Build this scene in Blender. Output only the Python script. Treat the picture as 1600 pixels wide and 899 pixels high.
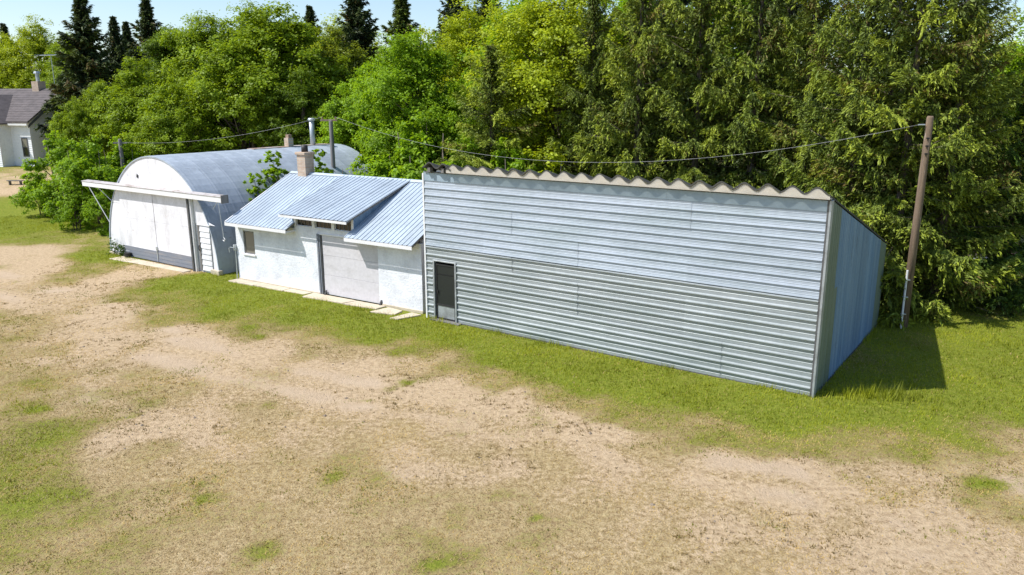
import bpy, math, random
import numpy as np
from mathutils import Matrix, Vector
R = math.radians
random.seed(7)
scene = bpy.context.scene
col = scene.collection
for o_ in list(bpy.data.objects):
    bpy.data.objects.remove(o_)

# ------------------------------------------------------------------ camera
CAM_H = 7.8; FPX = 1222.0; PITCH = 0.2407
cam_d = bpy.data.cameras.new('camera'); cam = bpy.data.objects.new('camera', cam_d); col.objects.link(cam)
cam.location = (0, 0, CAM_H); cam.rotation_euler = (math.pi/2 - PITCH, 0.002, 0)
cam_d.sensor_width = 36; cam_d.lens = FPX/1600*36; cam_d.clip_start = 0.1; cam_d.clip_end = 2500
scene.camera = cam
scene.render.resolution_x = 1024; scene.render.resolution_y = 575

# ------------------------------------------------------------------ sky, sun, exposure
SUN_AZ = R(10.8); SUN_EL = R(53)          # azimuth the light travels towards, from +X to +Y
world = bpy.data.worlds.new('World'); scene.world = world; world.use_nodes = True
wn = world.node_tree
sky = wn.nodes.new('ShaderNodeTexSky'); sky.sky_type = 'NISHITA'; sky.sun_disc = False
sky.sun_elevation = SUN_EL; sky.sun_rotation = math.atan2(-math.cos(SUN_AZ), -math.sin(SUN_AZ))
sky.altitude = 500; sky.air_density = 1.0; sky.dust_density = 1.0; sky.ozone_density = 2.0
bg = wn.nodes['Background']; bg.inputs['Strength'].default_value = 0.145
wn.links.new(sky.outputs['Color'], bg.inputs['Color'])
sun_d = bpy.data.lights.new('sun', 'SUN'); sun_d.energy = 4.8; sun_d.angle = R(0.53); sun_d.color = (1, 0.965, 0.91)
sun = bpy.data.objects.new('sun', sun_d); col.objects.link(sun)
ldir = Vector((math.cos(SUN_AZ)*math.cos(SUN_EL), math.sin(SUN_AZ)*math.cos(SUN_EL), -math.sin(SUN_EL)))
sun.rotation_euler = ldir.to_track_quat('-Z', 'Y').to_euler(); sun.location = (-20, 0, 40)
vs = scene.view_settings; vs.view_transform = 'Standard'; vs.look = 'None'; vs.exposure = 0.3; vs.gamma = 1
vs.use_curve_mapping = False
scene.render.engine = 'CYCLES'
scene.cycles.max_bounces = 6; scene.cycles.diffuse_bounces = 3; scene.cycles.transmission_bounces = 4
scene.cycles.transparent_max_bounces = 8

# ------------------------------------------------------------------ helpers
def smooth(a, b, x):
    t = np.clip((x-a)/(b-a), 0, 1); return t*t*(3-2*t)
def terrain(x, y):
    """ground height: flat yard, rising gently towards the farmhouse beyond the hut"""
    x = np.asarray(x, float); y = np.asarray(y, float)
    return 1.8*smooth(50, 72, y)*smooth(10, -30, x) + 0.0*x
def ray(px, py):
    a = (px-800)/FPX; b = (py-449.5)/FPX; c, s = math.cos(PITCH), math.sin(PITCH)
    return np.array([a, c-b*s, -s-b*c])
def on_ground(px, py):
    d = ray(px, py); t = -CAM_H/d[2]; return np.array([0, 0, CAM_H])+t*d
def x_at(px, Y, z=5.0):
    return (px-800)/FPX*(Y*math.cos(PITCH)+(CAM_H-z)*math.sin(PITCH))
def z_at(py, Y):
    d = ray(800, py); return CAM_H+Y/d[1]*d[2]

_perm = np.random.RandomState(3).permutation(512)
_val = np.random.RandomState(4).rand(512)
def vnoise(x, y, seed=0):
    xi = np.floor(x).astype(int); yi = np.floor(y).astype(int); fx = x-xi; fy = y-yi
    fx = fx*fx*(3-2*fx); fy = fy*fy*(3-2*fy)
    def h(a, b): return _val[_perm[(_perm[(a+seed*37) % 512]+b) % 512]]
    return (h(xi, yi)*(1-fx)+h(xi+1, yi)*fx)*(1-fy)+(h(xi, yi+1)*(1-fx)+h(xi+1, yi+1)*fx)*fy
def fbm(x, y, s, o=4, seed=0):
    v = 0; a = 0.5; t = 0
    for i in range(o):
        v = v+a*vnoise(x/s+17.3*i, y/s-9.1*i, seed+i); t += a; a *= 0.55; s *= 0.5
    return v/t

class MB:
    def __init__(s): s.v = []; s.f = []
    def add(s, vs_, fs):
        n = len(s.v); s.v += [tuple(p) for p in vs_]; s.f += [tuple(i+n for i in f) for f in fs]; return s
    def box(s, x0, x1, y0, y1, z0, z1):
        return s.add([(x0,y0,z0),(x1,y0,z0),(x1,y1,z0),(x0,y1,z0),(x0,y0,z1),(x1,y0,z1),(x1,y1,z1),(x0,y1,z1)],
                     [(0,3,2,1),(4,5,6,7),(0,1,5,4),(1,2,6,5),(2,3,7,6),(3,0,4,7)])
    def prism(s, pts, d):
        """pts: 3-D polygon, d: extrusion vector"""
        n = len(pts); q = [tuple(np.add(p, d)) for p in pts]
        return s.add(list(pts)+q, [tuple(range(n))[::-1], tuple(range(n, 2*n))]+[(i, (i+1) % n, n+(i+1) % n, n+i) for i in range(n)])
    def tube(s, pts, rad, n=8):
        pts = [np.array(p, float) for p in pts]
        if not hasattr(rad, '__len__'): rad = [rad]*len(pts)
        rings = []
        for i, p in enumerate(pts):
            t = pts[min(i+1, len(pts)-1)]-pts[max(i-1, 0)]; t = t/np.linalg.norm(t)
            a = np.array([1, 0, 0]) if abs(t[0]) < .8 else np.array([0, 1, 0])
            u = np.cross(t, a); u /= np.linalg.norm(u); w = np.cross(t, u)
            rings.append([p+rad[i]*(math.cos(2*math.pi*k/n)*u+math.sin(2*math.pi*k/n)*w) for k in range(n)])
        vs_ = [q for r in rings for q in r]
        fs = [(i*n+k, i*n+(k+1) % n, (i+1)*n+(k+1) % n, (i+1)*n+k) for i in range(len(pts)-1) for k in range(n)]
        fs += [tuple(range(n))[::-1], tuple(range((len(pts)-1)*n, len(pts)*n))]
        return s.add(vs_, fs)
    def mesh(s, name, m, smooth_=False):
        me = bpy.data.meshes.new(name); me.from_pydata([tuple(map(float, p)) for p in s.v], [], s.f)
        me.materials.append(m); me.validate()
        if smooth_: me.shade_smooth()
        return me
    def build(s, name, m, parent=None, smooth_=False, bevel=0):
        return link(name, s.mesh(name, m, smooth_), parent, bevel)
def link(name, me, parent=None, bevel=0):
    o = bpy.data.objects.new(name, me); col.objects.link(o)
    if parent is not None: o.parent = parent
    if bevel:
        b = o.modifiers.new('bevel', 'BEVEL'); b.width = bevel; b.segments = 1; b.limit_method = 'ANGLE'
    return o
def tag(o, label=None, cat=None, group=None, kind=None):
    if label: o['label'] = label
    if cat: o['category'] = cat
    if group: o['group'] = group
    if kind: o['kind'] = kind
    return o
def empty(name, loc, rz=0):
    e = bpy.data.objects.new(name, None); col.objects.link(e); e.location = loc; e.rotation_euler = (0, 0, rz)
    e.empty_display_size = 0.3; return e

# ------------------------------------------------------------------ materials
def nodes_of(name):
    m = bpy.data.materials.new(name); m.use_nodes = True; nt = m.node_tree
    return m, nt, nt.nodes['Principled BSDF']
def N(nt, t, **kw):
    n = nt.nodes.new(t)
    for k, v in kw.items():
        if k in n.inputs: n.inputs[k].default_value = v
        else: setattr(n, k, v)
    return n
def ramp(nt, fac, stops):
    r = nt.nodes.new('ShaderNodeValToRGB'); e = r.color_ramp.elements
    while len(e) < len(stops): e.new(0.5)
    for i, (p, c) in enumerate(stops):
        e[i].position = p; e[i].color = (*c, 1) if len(c) == 3 else c
    nt.links.new(fac, r.inputs['Fac']); return r.outputs['Color']
def mixc(nt, fac, a, b, mode='MIX'):
    m = nt.nodes.new('ShaderNodeMix'); m.data_type = 'RGBA'; m.blend_type = mode
    for sock, v in ((m.inputs['Factor'], fac), (m.inputs['A'], a), (m.inputs['B'], b)):
        if hasattr(v, 'is_output'): nt.links.new(v, sock)
        else: sock.default_value = v if isinstance(v, (int, float)) else ((*v, 1) if len(v) == 3 else v)
    return m.outputs['Result']
def noise(nt, scale, detail=4, rough=0.6, stretch=None, coord='Object'):
    tc = nt.nodes.new('ShaderNodeTexCoord'); n = nt.nodes.new('ShaderNodeTexNoise')
    n.inputs['Scale'].default_value = scale; n.inputs['Detail'].default_value = detail; n.inputs['Roughness'].default_value = rough
    if stretch:
        mp = nt.nodes.new('ShaderNodeMapping'); mp.inputs['Scale'].default_value = stretch
        nt.links.new(tc.outputs[coord], mp.inputs['Vector']); nt.links.new(mp.outputs['Vector'], n.inputs['Vector'])
    else: nt.links.new(tc.outputs[coord], n.inputs['Vector'])
    return n.outputs['Fac']
def bump(nt, b, h, strength=0.4, dist=0.02):
    n = nt.nodes.new('ShaderNodeBump'); n.inputs['Strength'].default_value = strength; n.inputs['Distance'].default_value = dist
    nt.links.new(h, n.inputs['Height']); nt.links.new(n.outputs['Normal'], b.inputs['Normal'])
def weathered(name, base, dirt, rough=0.7, metal=0.0, scale=1.5, amount=(0.5, 0.75), stretch=None, bmp=0.2, fine=None, spec=0.5, tintvar=0.0, bdist=0.01):
    """base colour with dirt in blotches or streaks of their own shape"""
    m, nt, b = nodes_of(name)
    f = noise(nt, scale, 6, 0.65, stretch)
    f2 = ramp(nt, f, [(amount[0], (0, 0, 0)), (amount[1], (1, 1, 1))])
    c = mixc(nt, f2, base, dirt)
    n2 = noise(nt, scale*9, 3, 0.6)
    c = mixc(nt, 0.28, c, ramp(nt, n2, [(0.3, (0.72,)*3), (0.7, (1.15,)*3)]), 'MULTIPLY')
    if fine:
        n3 = noise(nt, fine[0], 5, 0.7, fine[3] if len(fine) > 3 else None)
        c = mixc(nt, ramp(nt, n3, [(fine[1], (0, 0, 0)), (fine[1]+0.06, (1, 1, 1))]), c, fine[2])
    if tintvar:
        oi = nt.nodes.new('ShaderNodeObjectInfo')
        c = mixc(nt, 1.0, c, ramp(nt, oi.outputs['Random'], [(0, (1-tintvar,)*3), (1, (1+tintvar*.6,)*3)]), 'MULTIPLY')
    nt.links.new(c, b.inputs['Base Color'])
    b.inputs['Roughness'].default_value = rough; b.inputs['Metallic'].default_value = metal
    b.inputs['Specular IOR Level'].default_value = spec
    if bmp: bump(nt, b, n2, bmp, bdist)
    return m
M = {}
M['siding'] = weathered('galvanised_siding', (0.40, 0.45, 0.51), (0.29, 0.345, 0.37), 0.48, 0.2, 0.7, (0.42, 0.7), (0.35, 1, 2.2), 0.1, (5.0, 0.76, (0.60, 0.63, 0.66)), tintvar=0.045)
M['siding_low'] = weathered('galvanised_siding_weathered', (0.37, 0.405, 0.42), (0.26, 0.30, 0.305), 0.5, 0.25, 0.8, (0.4, 0.7), (0.4, 1, 2.2), 0.1, (1.3, 0.73, (0.66, 0.70, 0.72), (1, 1, 2)), tintvar=0.05)
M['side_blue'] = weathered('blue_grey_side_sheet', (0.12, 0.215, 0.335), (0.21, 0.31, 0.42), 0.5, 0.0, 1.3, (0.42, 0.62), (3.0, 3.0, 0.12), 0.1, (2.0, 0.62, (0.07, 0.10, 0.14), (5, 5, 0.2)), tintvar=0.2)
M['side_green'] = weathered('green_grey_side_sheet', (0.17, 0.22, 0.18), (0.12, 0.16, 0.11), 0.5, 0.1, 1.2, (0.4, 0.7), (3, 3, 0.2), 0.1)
M['flashing'] = weathered('shade_blue_flashing', (0.33, 0.42, 0.50), (0.26, 0.34, 0.41), 0.5, 0.2, 1.0, (0.45, 0.7), None, 0.05)  # bluish shade below the roof edge put into this colour
M['trim'] = weathered('galvanised_trim', (0.42, 0.45, 0.47), (0.25, 0.26, 0.27), 0.5, 0.4, 2, (0.45, 0.7))
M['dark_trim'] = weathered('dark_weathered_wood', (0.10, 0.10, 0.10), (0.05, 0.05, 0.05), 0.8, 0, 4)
M['asphalt_roof'] = weathered('dark_corrugated_roofing', (0.065, 0.065, 0.06), (0.10, 0.10, 0.05), 0.9, 0, 2.5, (0.5, 0.7), None, 0.5, (16, 0.66, (0.16, 0.15, 0.10)))
M['stucco'] = weathered('white_stucco', (0.79, 0.81, 0.86), (0.55, 0.56, 0.61), 0.9, 0, 1.3, (0.44, 0.78), None, 0.7, (1.3, 0.69, (0.66, 0.54, 0.46), (1, 1, 2.5)), bdist=0.03)
M['white_paint'] = weathered('old_white_paint', (0.79, 0.79, 0.83), (0.56, 0.55, 0.56), 0.75, 0, 1.1, (0.46, 0.74), (1.4, 1, .6), 0.2, (4, 0.655, (0.50, 0.42, 0.38)))
M['door_paint'] = weathered('grey_white_door_paint', (0.61, 0.59, 0.62), (0.50, 0.48, 0.49), 0.8, 0, 1.0, (0.5, 0.75), (1, 1, 3), 0.15, (6, 0.71, (0.5, 0.42, 0.4)))
M['white_trim'] = weathered('white_trim', (0.78, 0.78, 0.79), (0.55, 0.54, 0.52), 0.6, 0, 3, (0.55, 0.8))
M['blue_roof'] = weathered('pale_blue_metal_roof', (0.46, 0.535, 0.61), (0.36, 0.42, 0.48), 0.5, 0.1, 0.9, (0.42, 0.75), None, 0.05, (3, 0.70, (0.34, 0.36, 0.38)), tintvar=0.09)
M['shell'] = weathered('hut_metal_shell', (0.42, 0.475, 0.54), (0.29, 0.335, 0.39), 0.5, 0.0, 0.6, (0.42, 0.72), (1.2, 1, 1), 0.08, (0.9, 0.62, (0.20, 0.22, 0.24), (5, 0.7, 0.7)), tintvar=0.05)
M['grey_board'] = weathered('blue_grey_boards', (0.19, 0.21, 0.25), (0.28, 0.27, 0.27), 0.85, 0, 2, (0.5, 0.7), (0.3, 1, 3), 0.3)
M['rusty'] = weathered('rusty_weathered_rail', (0.50, 0.47, 0.46), (0.27, 0.22, 0.19), 0.8, 0, 2.2, (0.48, 0.66), (1, 1, 1), 0.3)
M['rust'] = weathered('rust_stained_cap', (0.30, 0.20, 0.14), (0.45, 0.42, 0.40), 0.8, 0.1, 2, (0.45, 0.6))
M['galv'] = weathered('galvanised_pipe', (0.50, 0.54, 0.56), (0.33, 0.34, 0.35), 0.45, 0.5, 5)
M['black'] = weathered('black_metal', (0.02, 0.02, 0.022), (0.04, 0.035, 0.03), 0.6, 0, 5)
M['pole_wood'] = weathered('weathered_pole_wood', (0.22, 0.155, 0.10), (0.13, 0.09, 0.06), 0.9, 0, 2.5, (0.4, 0.65), (4, 4, 0.4), 0.6, (6, 0.62, (0.42, 0.36, 0.30), (4, 4, 0.3)))
M['grey_wood'] = weathered('grey_wood', (0.22, 0.21, 0.20), (0.13, 0.125, 0.12), 0.9, 0, 2.5, (0.4, 0.65), (4, 4, 0.4), 0.5)
M['concrete'] = weathered('pale_concrete', (0.58, 0.50, 0.38), (0.44, 0.38, 0.29), 0.9, 0, 1.5, (0.45, 0.7), None, 0.5, (7, 0.70, (0.30, 0.25, 0.18)))
M['shingle'] = weathered('brown_grey_shingles', (0.135, 0.115, 0.115), (0.08, 0.07, 0.07), 0.9, 0, 1.5, (0.4, 0.7), (1, 1, 3), 0.4)
M['house_white'] = weathered('white_house_siding', (0.86, 0.87, 0.89), (0.74, 0.75, 0.78), 0.7, 0, 0.8, (0.5, 0.75), None, 0.05)
M['trunk'] = weathered('tree_bark', (0.11, 0.085, 0.06), (0.20, 0.17, 0.14), 0.95, 0, 3, (0.45, 0.7), (2, 2, 0.5), 0.8)
M['stone'] = weathered('field_stone', (0.25, 0.20, 0.15), (0.14, 0.11, 0.08), 0.95, 0, 5)
M['red_board'] = weathered('old_boards', (0.38, 0.30, 0.26), (0.30, 0.17, 0.13), 0.9, 0, 1.5, (0.45, 0.65), (0.5, 2, 2), 0.3)
M['wire'] = weathered('pale_cable', (0.42, 0.42, 0.40), (0.2, 0.2, 0.2), 0.6, 0, 3)
def glass(name, colr, rough=0.12):
    m, nt, b = nodes_of(name); b.inputs['Base Color'].default_value = (*colr, 1); b.inputs['Roughness'].default_value = rough
    b.inputs['Specular IOR Level'].default_value = 0.6; return m
M['dark_glass'] = glass('dark_glass', (0.012, 0.014, 0.013), 0.1)
M['screen'] = glass('black_screen', (0.006, 0.009, 0.007), 0.6)
M['pane'] = glass('curtained_pane', (0.20, 0.19, 0.16), 0.15)
# fibreglass closures: light partly passes
m, nt, b = nodes_of('cream_fibreglass'); M['fibreglass'] = m
nt.links.new(ramp(nt, noise(nt, 1.0, 3), [(0.35, (0.74, 0.68, 0.58)), (0.6, (0.92, 0.89, 0.84))]), b.inputs['Base Color'])
b.inputs['Roughness'].default_value = 0.6
tr = nt.nodes.new('ShaderNodeBsdfTransparent'); tr.inputs['Color'].default_value = (0.98, 0.95, 0.88, 1)
mx = nt.nodes.new('ShaderNodeMixShader'); mx.inputs[0].default_value = 0.62
nt.links.new(b.outputs[0], mx.inputs[1]); nt.links.new(tr.outputs[0], mx.inputs[2]); nt.links.new(mx.outputs[0], nt.nodes['Material Output'].inputs[0])
# brick chimney
m, nt, b = nodes_of('pale_brick'); M['brick'] = m
tc = nt.nodes.new('ShaderNodeTexCoord'); mp = nt.nodes.new('ShaderNodeMapping'); mp.inputs['Rotation'].default_value = (math.pi/2, 0, 0)
bt = nt.nodes.new('ShaderNodeTexBrick'); bt.inputs['Scale'].default_value = 1.0
bt.inputs['Brick Width'].default_value = 0.21; bt.inputs['Row Height'].default_value = 0.075; bt.inputs['Mortar Size'].default_value = 0.008
bt.inputs['Color1'].default_value = (0.48, 0.33, 0.23, 1); bt.inputs['Color2'].default_value = (0.56, 0.44, 0.33, 1); bt.inputs['Mortar'].default_value = (0.42, 0.40, 0.36, 1)
nt.links.new(tc.outputs['Object'], mp.inputs['Vector']); nt.links.new(mp.outputs['Vector'], bt.inputs['Vector'])
nt.links.new(mixc(nt, 0.5, bt.outputs['Color'], ramp(nt, noise(nt, 4, 4), [(0.35, (0.7,)*3), (0.7, (1.1,)*3)]), 'MULTIPLY'), b.inputs['Base Color']); b.inputs['Roughness'].default_value = 0.9

def leaf_material(name, transl=0.35, rough=0.55, var=0.35, spec=0.25):
    """leaf colour = the tree's own colour (object colour) with leaf-to-leaf variation"""
    m, nt, b = nodes_of(name)
    oi = nt.nodes.new('ShaderNodeObjectInfo'); at = nt.nodes.new('ShaderNodeAttribute'); at.attribute_name = 'tint'
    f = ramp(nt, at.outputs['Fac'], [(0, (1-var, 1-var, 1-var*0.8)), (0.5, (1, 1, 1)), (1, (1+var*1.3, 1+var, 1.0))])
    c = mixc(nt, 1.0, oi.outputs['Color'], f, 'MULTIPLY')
    at2 = nt.nodes.new('ShaderNodeAttribute'); at2.attribute_name = 'brown'
    c = mixc(nt, at2.outputs['Fac'], c, (0.16, 0.095, 0.035))
    nt.links.new(c, b.inputs['Base Color']); b.inputs['Roughness'].default_value = rough; b.inputs['Specular IOR Level'].default_value = spec
    t = nt.nodes.new('ShaderNodeBsdfTranslucent'); nt.links.new(mixc(nt, 1.0, c, (1.25, 1.15, 0.6), 'MULTIPLY'), t.inputs['Color'])
    x = nt.nodes.new('ShaderNodeMixShader'); x.inputs[0].default_value = transl
    nt.links.new(b.outputs[0], x.inputs[1]); nt.links.new(t.outputs[0], x.inputs[2]); nt.links.new(x.outputs[0], nt.nodes['Material Output'].inputs[0])
    return m
M['leaf'] = leaf_material('broad_leaves', 0.46, 0.5, 0.4)
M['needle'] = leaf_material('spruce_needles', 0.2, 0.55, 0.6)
M['grass'] = leaf_material('grass_blades', 0.35, 0.6, 0.35)

# ground: vertex masks (r green, g bare sand, b darker lush) broken up by noise
m, nt, b = nodes_of('yard_ground'); M['ground'] = m
va = nt.nodes.new('ShaderNodeVertexColor'); va.layer_name = 'cover'
sp = nt.nodes.new('ShaderNodeSeparateColor'); nt.links.new(va.outputs['Color'], sp.inputs['Color'])
n1 = noise(nt, 1.1, 6, 0.7); n2 = noise(nt, 7, 5, 0.75); n3 = noise(nt, 26, 4, 0.75)
def addm(a, b_, op='ADD', clamp=False):
    q = nt.nodes.new('ShaderNodeMath'); q.operation = op; q.use_clamp = clamp
    for s_, v in zip(q.inputs, (a, b_)):
        if hasattr(v, 'is_output'): nt.links.new(v, s_)
        else: s_.default_value = v
    return q.outputs[0]
n4 = noise(nt, 60, 2, 0.6)
mott = addm(addm(n2, .5, 'MULTIPLY'), addm(addm(n3, .35, 'MULTIPLY'), addm(n4, .15, 'MULTIPLY')))
dry = ramp(nt, mott, [(0.36, (0.16, 0.10, 0.05)), (0.45, (0.35, 0.25, 0.125)), (0.54, (0.50, 0.385, 0.205)), (0.64, (0.66, 0.53, 0.32))])
sand = ramp(nt, n2, [(0.3, (0.42, 0.295, 0.175)), (0.52, (0.555, 0.415, 0.26)), (0.75, (0.63, 0.49, 0.32))])
sand = mixc(nt, 0.6, sand, ramp(nt, mott, [(0.38, (0.70,)*3), (0.55, (1.08,)*3)]), 'MULTIPLY')
grn = ramp(nt, mott, [(0.36, (0.10, 0.15, 0.014)), (0.5, (0.20, 0.24, 0.026)), (0.62, (0.34, 0.31, 0.07))])
olive = ramp(nt, mott, [(0.38, (0.14, 0.14, 0.03)), (0.5, (0.26, 0.235, 0.06)), (0.62, (0.42, 0.36, 0.14))])
wob = addm(addm(addm(n1, 0.5, 'SUBTRACT'), 1.1, 'MULTIPLY'), addm(addm(mott, 0.5, 'SUBTRACT'), 2.4, 'MULTIPLY'))
fs = ramp(nt, addm(sp.outputs['Green'], wob), [(0.24, (0, 0, 0)), (0.55, (1, 1, 1))])
fo = ramp(nt, addm(sp.outputs['Red'], wob), [(0.24, (0, 0, 0)), (0.58, (1, 1, 1))])
fg = ramp(nt, addm(sp.outputs['Red'], wob), [(0.45, (0, 0, 0)), (0.85, (1, 1, 1))])
packed = ramp(nt, n1, [(0.3, (0.50, 0.375, 0.25)), (0.7, (0.60, 0.465, 0.33))])
c = mixc(nt, fs, dry, sand)
c = mixc(nt, ramp(nt, addm(sp.outputs['Blue'], addm(addm(mott, .5, 'SUBTRACT'), .8, 'MULTIPLY')), [(0.16, (0, 0, 0)), (0.40, (.8, .8, .8))]), c, packed)
c = mixc(nt, fo, c, olive); c = mixc(nt, fg, c, grn)
nt.links.new(c, b.inputs['Base Color']); b.inputs['Roughness'].default_value = 0.95; b.inputs['Specular IOR Level'].default_value = 0.1
bump(nt, b, addm(n2, addm(n3, 0.7, 'MULTIPLY')), 1.0, 0.06)

# ------------------------------------------------------------------ frames of the three buildings
SH_O = np.array([-3.069, 27.261, 0]); SH_A = -0.6136; SH_L = 13.49; SH_D = 8.28
ST_A = math.atan2(27.7063-33.3, 8.62)                   # set below from the wall's two foot points
_bl = on_ground(373.9, 436); _br = on_ground(661, 490.3)
ST_A = math.atan2(_br[1]-_bl[1], _br[0]-_bl[0]); ST_L = float(np.linalg.norm(_br-_bl)); ST_O = np.array([_bl[0], _bl[1], 0])
QU_O = np.array([-20.5875, 39.4589, 0]); QU_A = SH_A; QU_W = 9.12; QU_H = 5.07; QU_D = 11.5
def loc2(O, A, x, y):
    dx = x-O[0]; dy = y-O[1]; return dx*math.cos(A)+dy*math.sin(A), -dx*math.sin(A)+dy*math.cos(A)
def glob(O, A, x, y):
    return O[0]+x*math.cos(A)-y*math.sin(A), O[1]+x*math.sin(A)+y*math.cos(A)

# ------------------------------------------------------------------ ground cover: samples read at ground points
CP = [(20,392,0,.7),(60,372,.7,0),(100,345,1,0),(180,398,.9,0),(10,340,1,0),(15,292,0,1),(50,302,0,1),(0,270,1,0),(50,268,1,0),(40,330,1,0),
(200,425,.1,.8),(240,425,.1,.8),(275,412,0,.9),(130,428,.4,.2),(60,420,0,.8),(0,420,.1,.7),(170,440,.1,.6),
(280,440,1,0),(340,450,1,0),(420,470,1,0),(500,490,1,0),(600,515,1,0),(700,530,1,0),(255,465,.5,.1),(300,482,.45,.1),(400,505,.45,.1),(480,533,.4,.1),(560,548,.3,.2),(620,565,.1,.7),(690,572,.4,.2),(660,545,.8,0),
(360,480,.8,0),(560,522,.8,0),
(200,480,0,.75),(300,525,0,.7),(100,470,0,.6),(420,545,0,.65),(520,575,0,.7),(560,592,0,.9),(700,605,0,.9),(780,622,0,.95),(900,658,0,1),(965,682,0,.9),(850,610,.5,.1),(760,590,.6,.1),(900,632,.45,.1),(1000,645,.7,0),(1100,665,.55,0),(1200,692,.5,0),(1300,690,.6,0),(1400,700,.6,0),(1500,690,.7,0),(1585,700,.2,.2),
(800,560,1,0),(900,590,1,0),(1000,612,1,0),(1100,625,1,0),(1200,645,1,0),(1300,650,1,0),(1400,640,1,0),(1500,600,1,0),(1590,620,1,0),(1550,520,1,0),(1450,480,1,0),(1400,540,.9,0),(1330,560,.7,.1),
(50,560,.3,.1),(20,620,.4,0),(40,700,.55,0),(60,760,.6,0),(20,850,.55,0),(120,800,.4,0),(150,540,0,.7),(120,620,.1,.5),(230,560,.05,.5),(220,670,0,.8),(300,650,0,.6),(330,720,.1,.2),(200,720,.15,.2),(200,790,.25,0),(300,850,.2,.1),(400,870,.35,0),(420,760,.1,.15),(500,680,0,.5),(400,640,.1,.25),(560,640,.05,.4),(640,650,0,.35),(700,720,0,.6),(760,742,0,.7),(650,760,.15,.2),(600,800,.32,0),(560,760,.28,.1),(520,830,.2,.1),(700,820,.18,.1),(800,800,.08,.2),(850,725,0,.35),(900,760,0,.5),(950,722,0,.7),(965,705,.1,.3),(1050,722,.1,.2),(1100,742,0,.3),(1200,732,0,.5),(1300,742,0,.7),(1400,745,.1,.4),(1540,757,.5,0),(1480,725,.2,.3),(1590,742,.1,.4),(1100,800,0,.35),(1000,850,.05,.25),(1050,890,.28,.1),(900,872,.12,.2),(1300,800,0,.5),(1400,850,0,.45),(1550,830,0,.5),(1580,880,0,.5),(100,890,.45,0),(5,500,.2,.3),(308,788,.55,0)]
CPW = np.array([[*on_ground(x, y)[:2], g, s] for x, y, g, s in CP])
_low = np.array([y > 500 and g < .75 and 250 < x < 1100 for x, y, g, s in CP]); CPW[_low, 2] *= .78
TRK = [([(0,425),(150,468),(330,540),(560,590),(760,618),(980,688),(1300,742),(1600,765)], .55, .5), ([(0,455),(150,505),(300,575),(520,625),(720,668),(960,722),(1280,790),(1600,830)], .5, .45), ([(60,560),(220,664),(450,722),(740,742),(950,790),(1300,850),(1600,880)], .45, .3)]
TRKW = [(np.array([on_ground(*q)[:2] for q in p]), w, k) for p, w, k in TRK]
def tracks(x, y):
    """worn wheel lines: distance to polylines on the ground"""
    out = np.zeros_like(x)
    for P, w, k in TRKW:
        d = np.full_like(x, 1e9)
        for a, b in zip(P[:-1], P[1:]):
            t = np.clip(((x-a[0])*(b[0]-a[0])+(y-a[1])*(b[1]-a[1]))/((b-a)@(b-a)), 0, 1)
            d = np.minimum(d, np.hypot(x-a[0]-t*(b[0]-a[0]), y-a[1]-t*(b[1]-a[1])))
        out = np.maximum(out, k*np.exp(-(d/w)**2))
    return out
CLUMP = [(*on_ground(px, py)[:2], r) for px, py, r in [(308,788,.26),(400,868,.32),(345,672,.18),(422,635,.2),(612,606,.22),(640,596,.2),(525,755,.2),(205,648,.15),(400,525,.3),(398,508,.25),(1530,757,.3),(1565,760,.25),(690,882,.3),(60,640,.3),(1480,812,.15),(850,808,.12),(570,622,.15)]]
def cover(x, y):
    """(green, sand) at ground points"""
    x = np.asarray(x, float); y = np.asarray(y, float); g = np.zeros_like(x); s = np.zeros_like(x); w = np.full_like(x, 1e-9)
    wx = x+1.6*(fbm(x, y, 2.2, 3, 11)-.5); wy = y+1.6*(fbm(x, y, 2.2, 3, 21)-.5)
    for cx, cy, cg, cs in CPW:
        k = 0.045*math.hypot(cx, cy)
        d2 = ((wx-cx)**2+((wy-cy)*0.75)**2)/(k*k)
        ww = 1/(d2*d2+0.05)+1e-7
        g += ww*cg; s += ww*cs; w += ww
    g /= w; s /= w
    far = smooth(58, 75, y)*0.9
    lx, ly = loc2(SH_O, SH_A, x, y)
    wood = smooth(9.5, 12, ly)*(x > -12)            # leaf litter and grass below the trees
    g = np.maximum(g, far); g = g*(1-.35*wood); s = s*(1-far)*(1-wood)
    v = fbm(x, y, 3.0, 5, 5)-.5
    v2 = fbm(x, y, .9, 4, 15)-.5
    tk = tracks(wx*.5+x*.5, wy*.5+y*.5)*smooth(.3, .55, fbm(x, y, 2.5, 3, 71))
    s = s+tk; g = g*(1-.8*tk)
    g = np.clip(g+(0.6*v+.5*v2)*(g > .04)*(1-0.75*smooth(.8, 1, g)), 0, 1); s = np.clip(s-0.6*v-.6*v2, 0, 1)
    for cx, cy, r in CLUMP: g = np.clip(g+(.25+.75*fbm(x, y, .35, 3, 95))*np.exp(-(((wx*.7+x*.3-cx)/r)**2+((wy*.7+y*.3-cy)/r)**2)), 0, 1)
    return g, s
def track_mask(x, y):
    wx = x+1.2*(fbm(x, y, 2.2, 3, 11)-.5); wy = y+1.2*(fbm(x, y, 2.2, 3, 21)-.5)
    return tracks(wx, wy)*smooth(.42, .62, fbm(x, y, 2.5, 3, 71))

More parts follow.
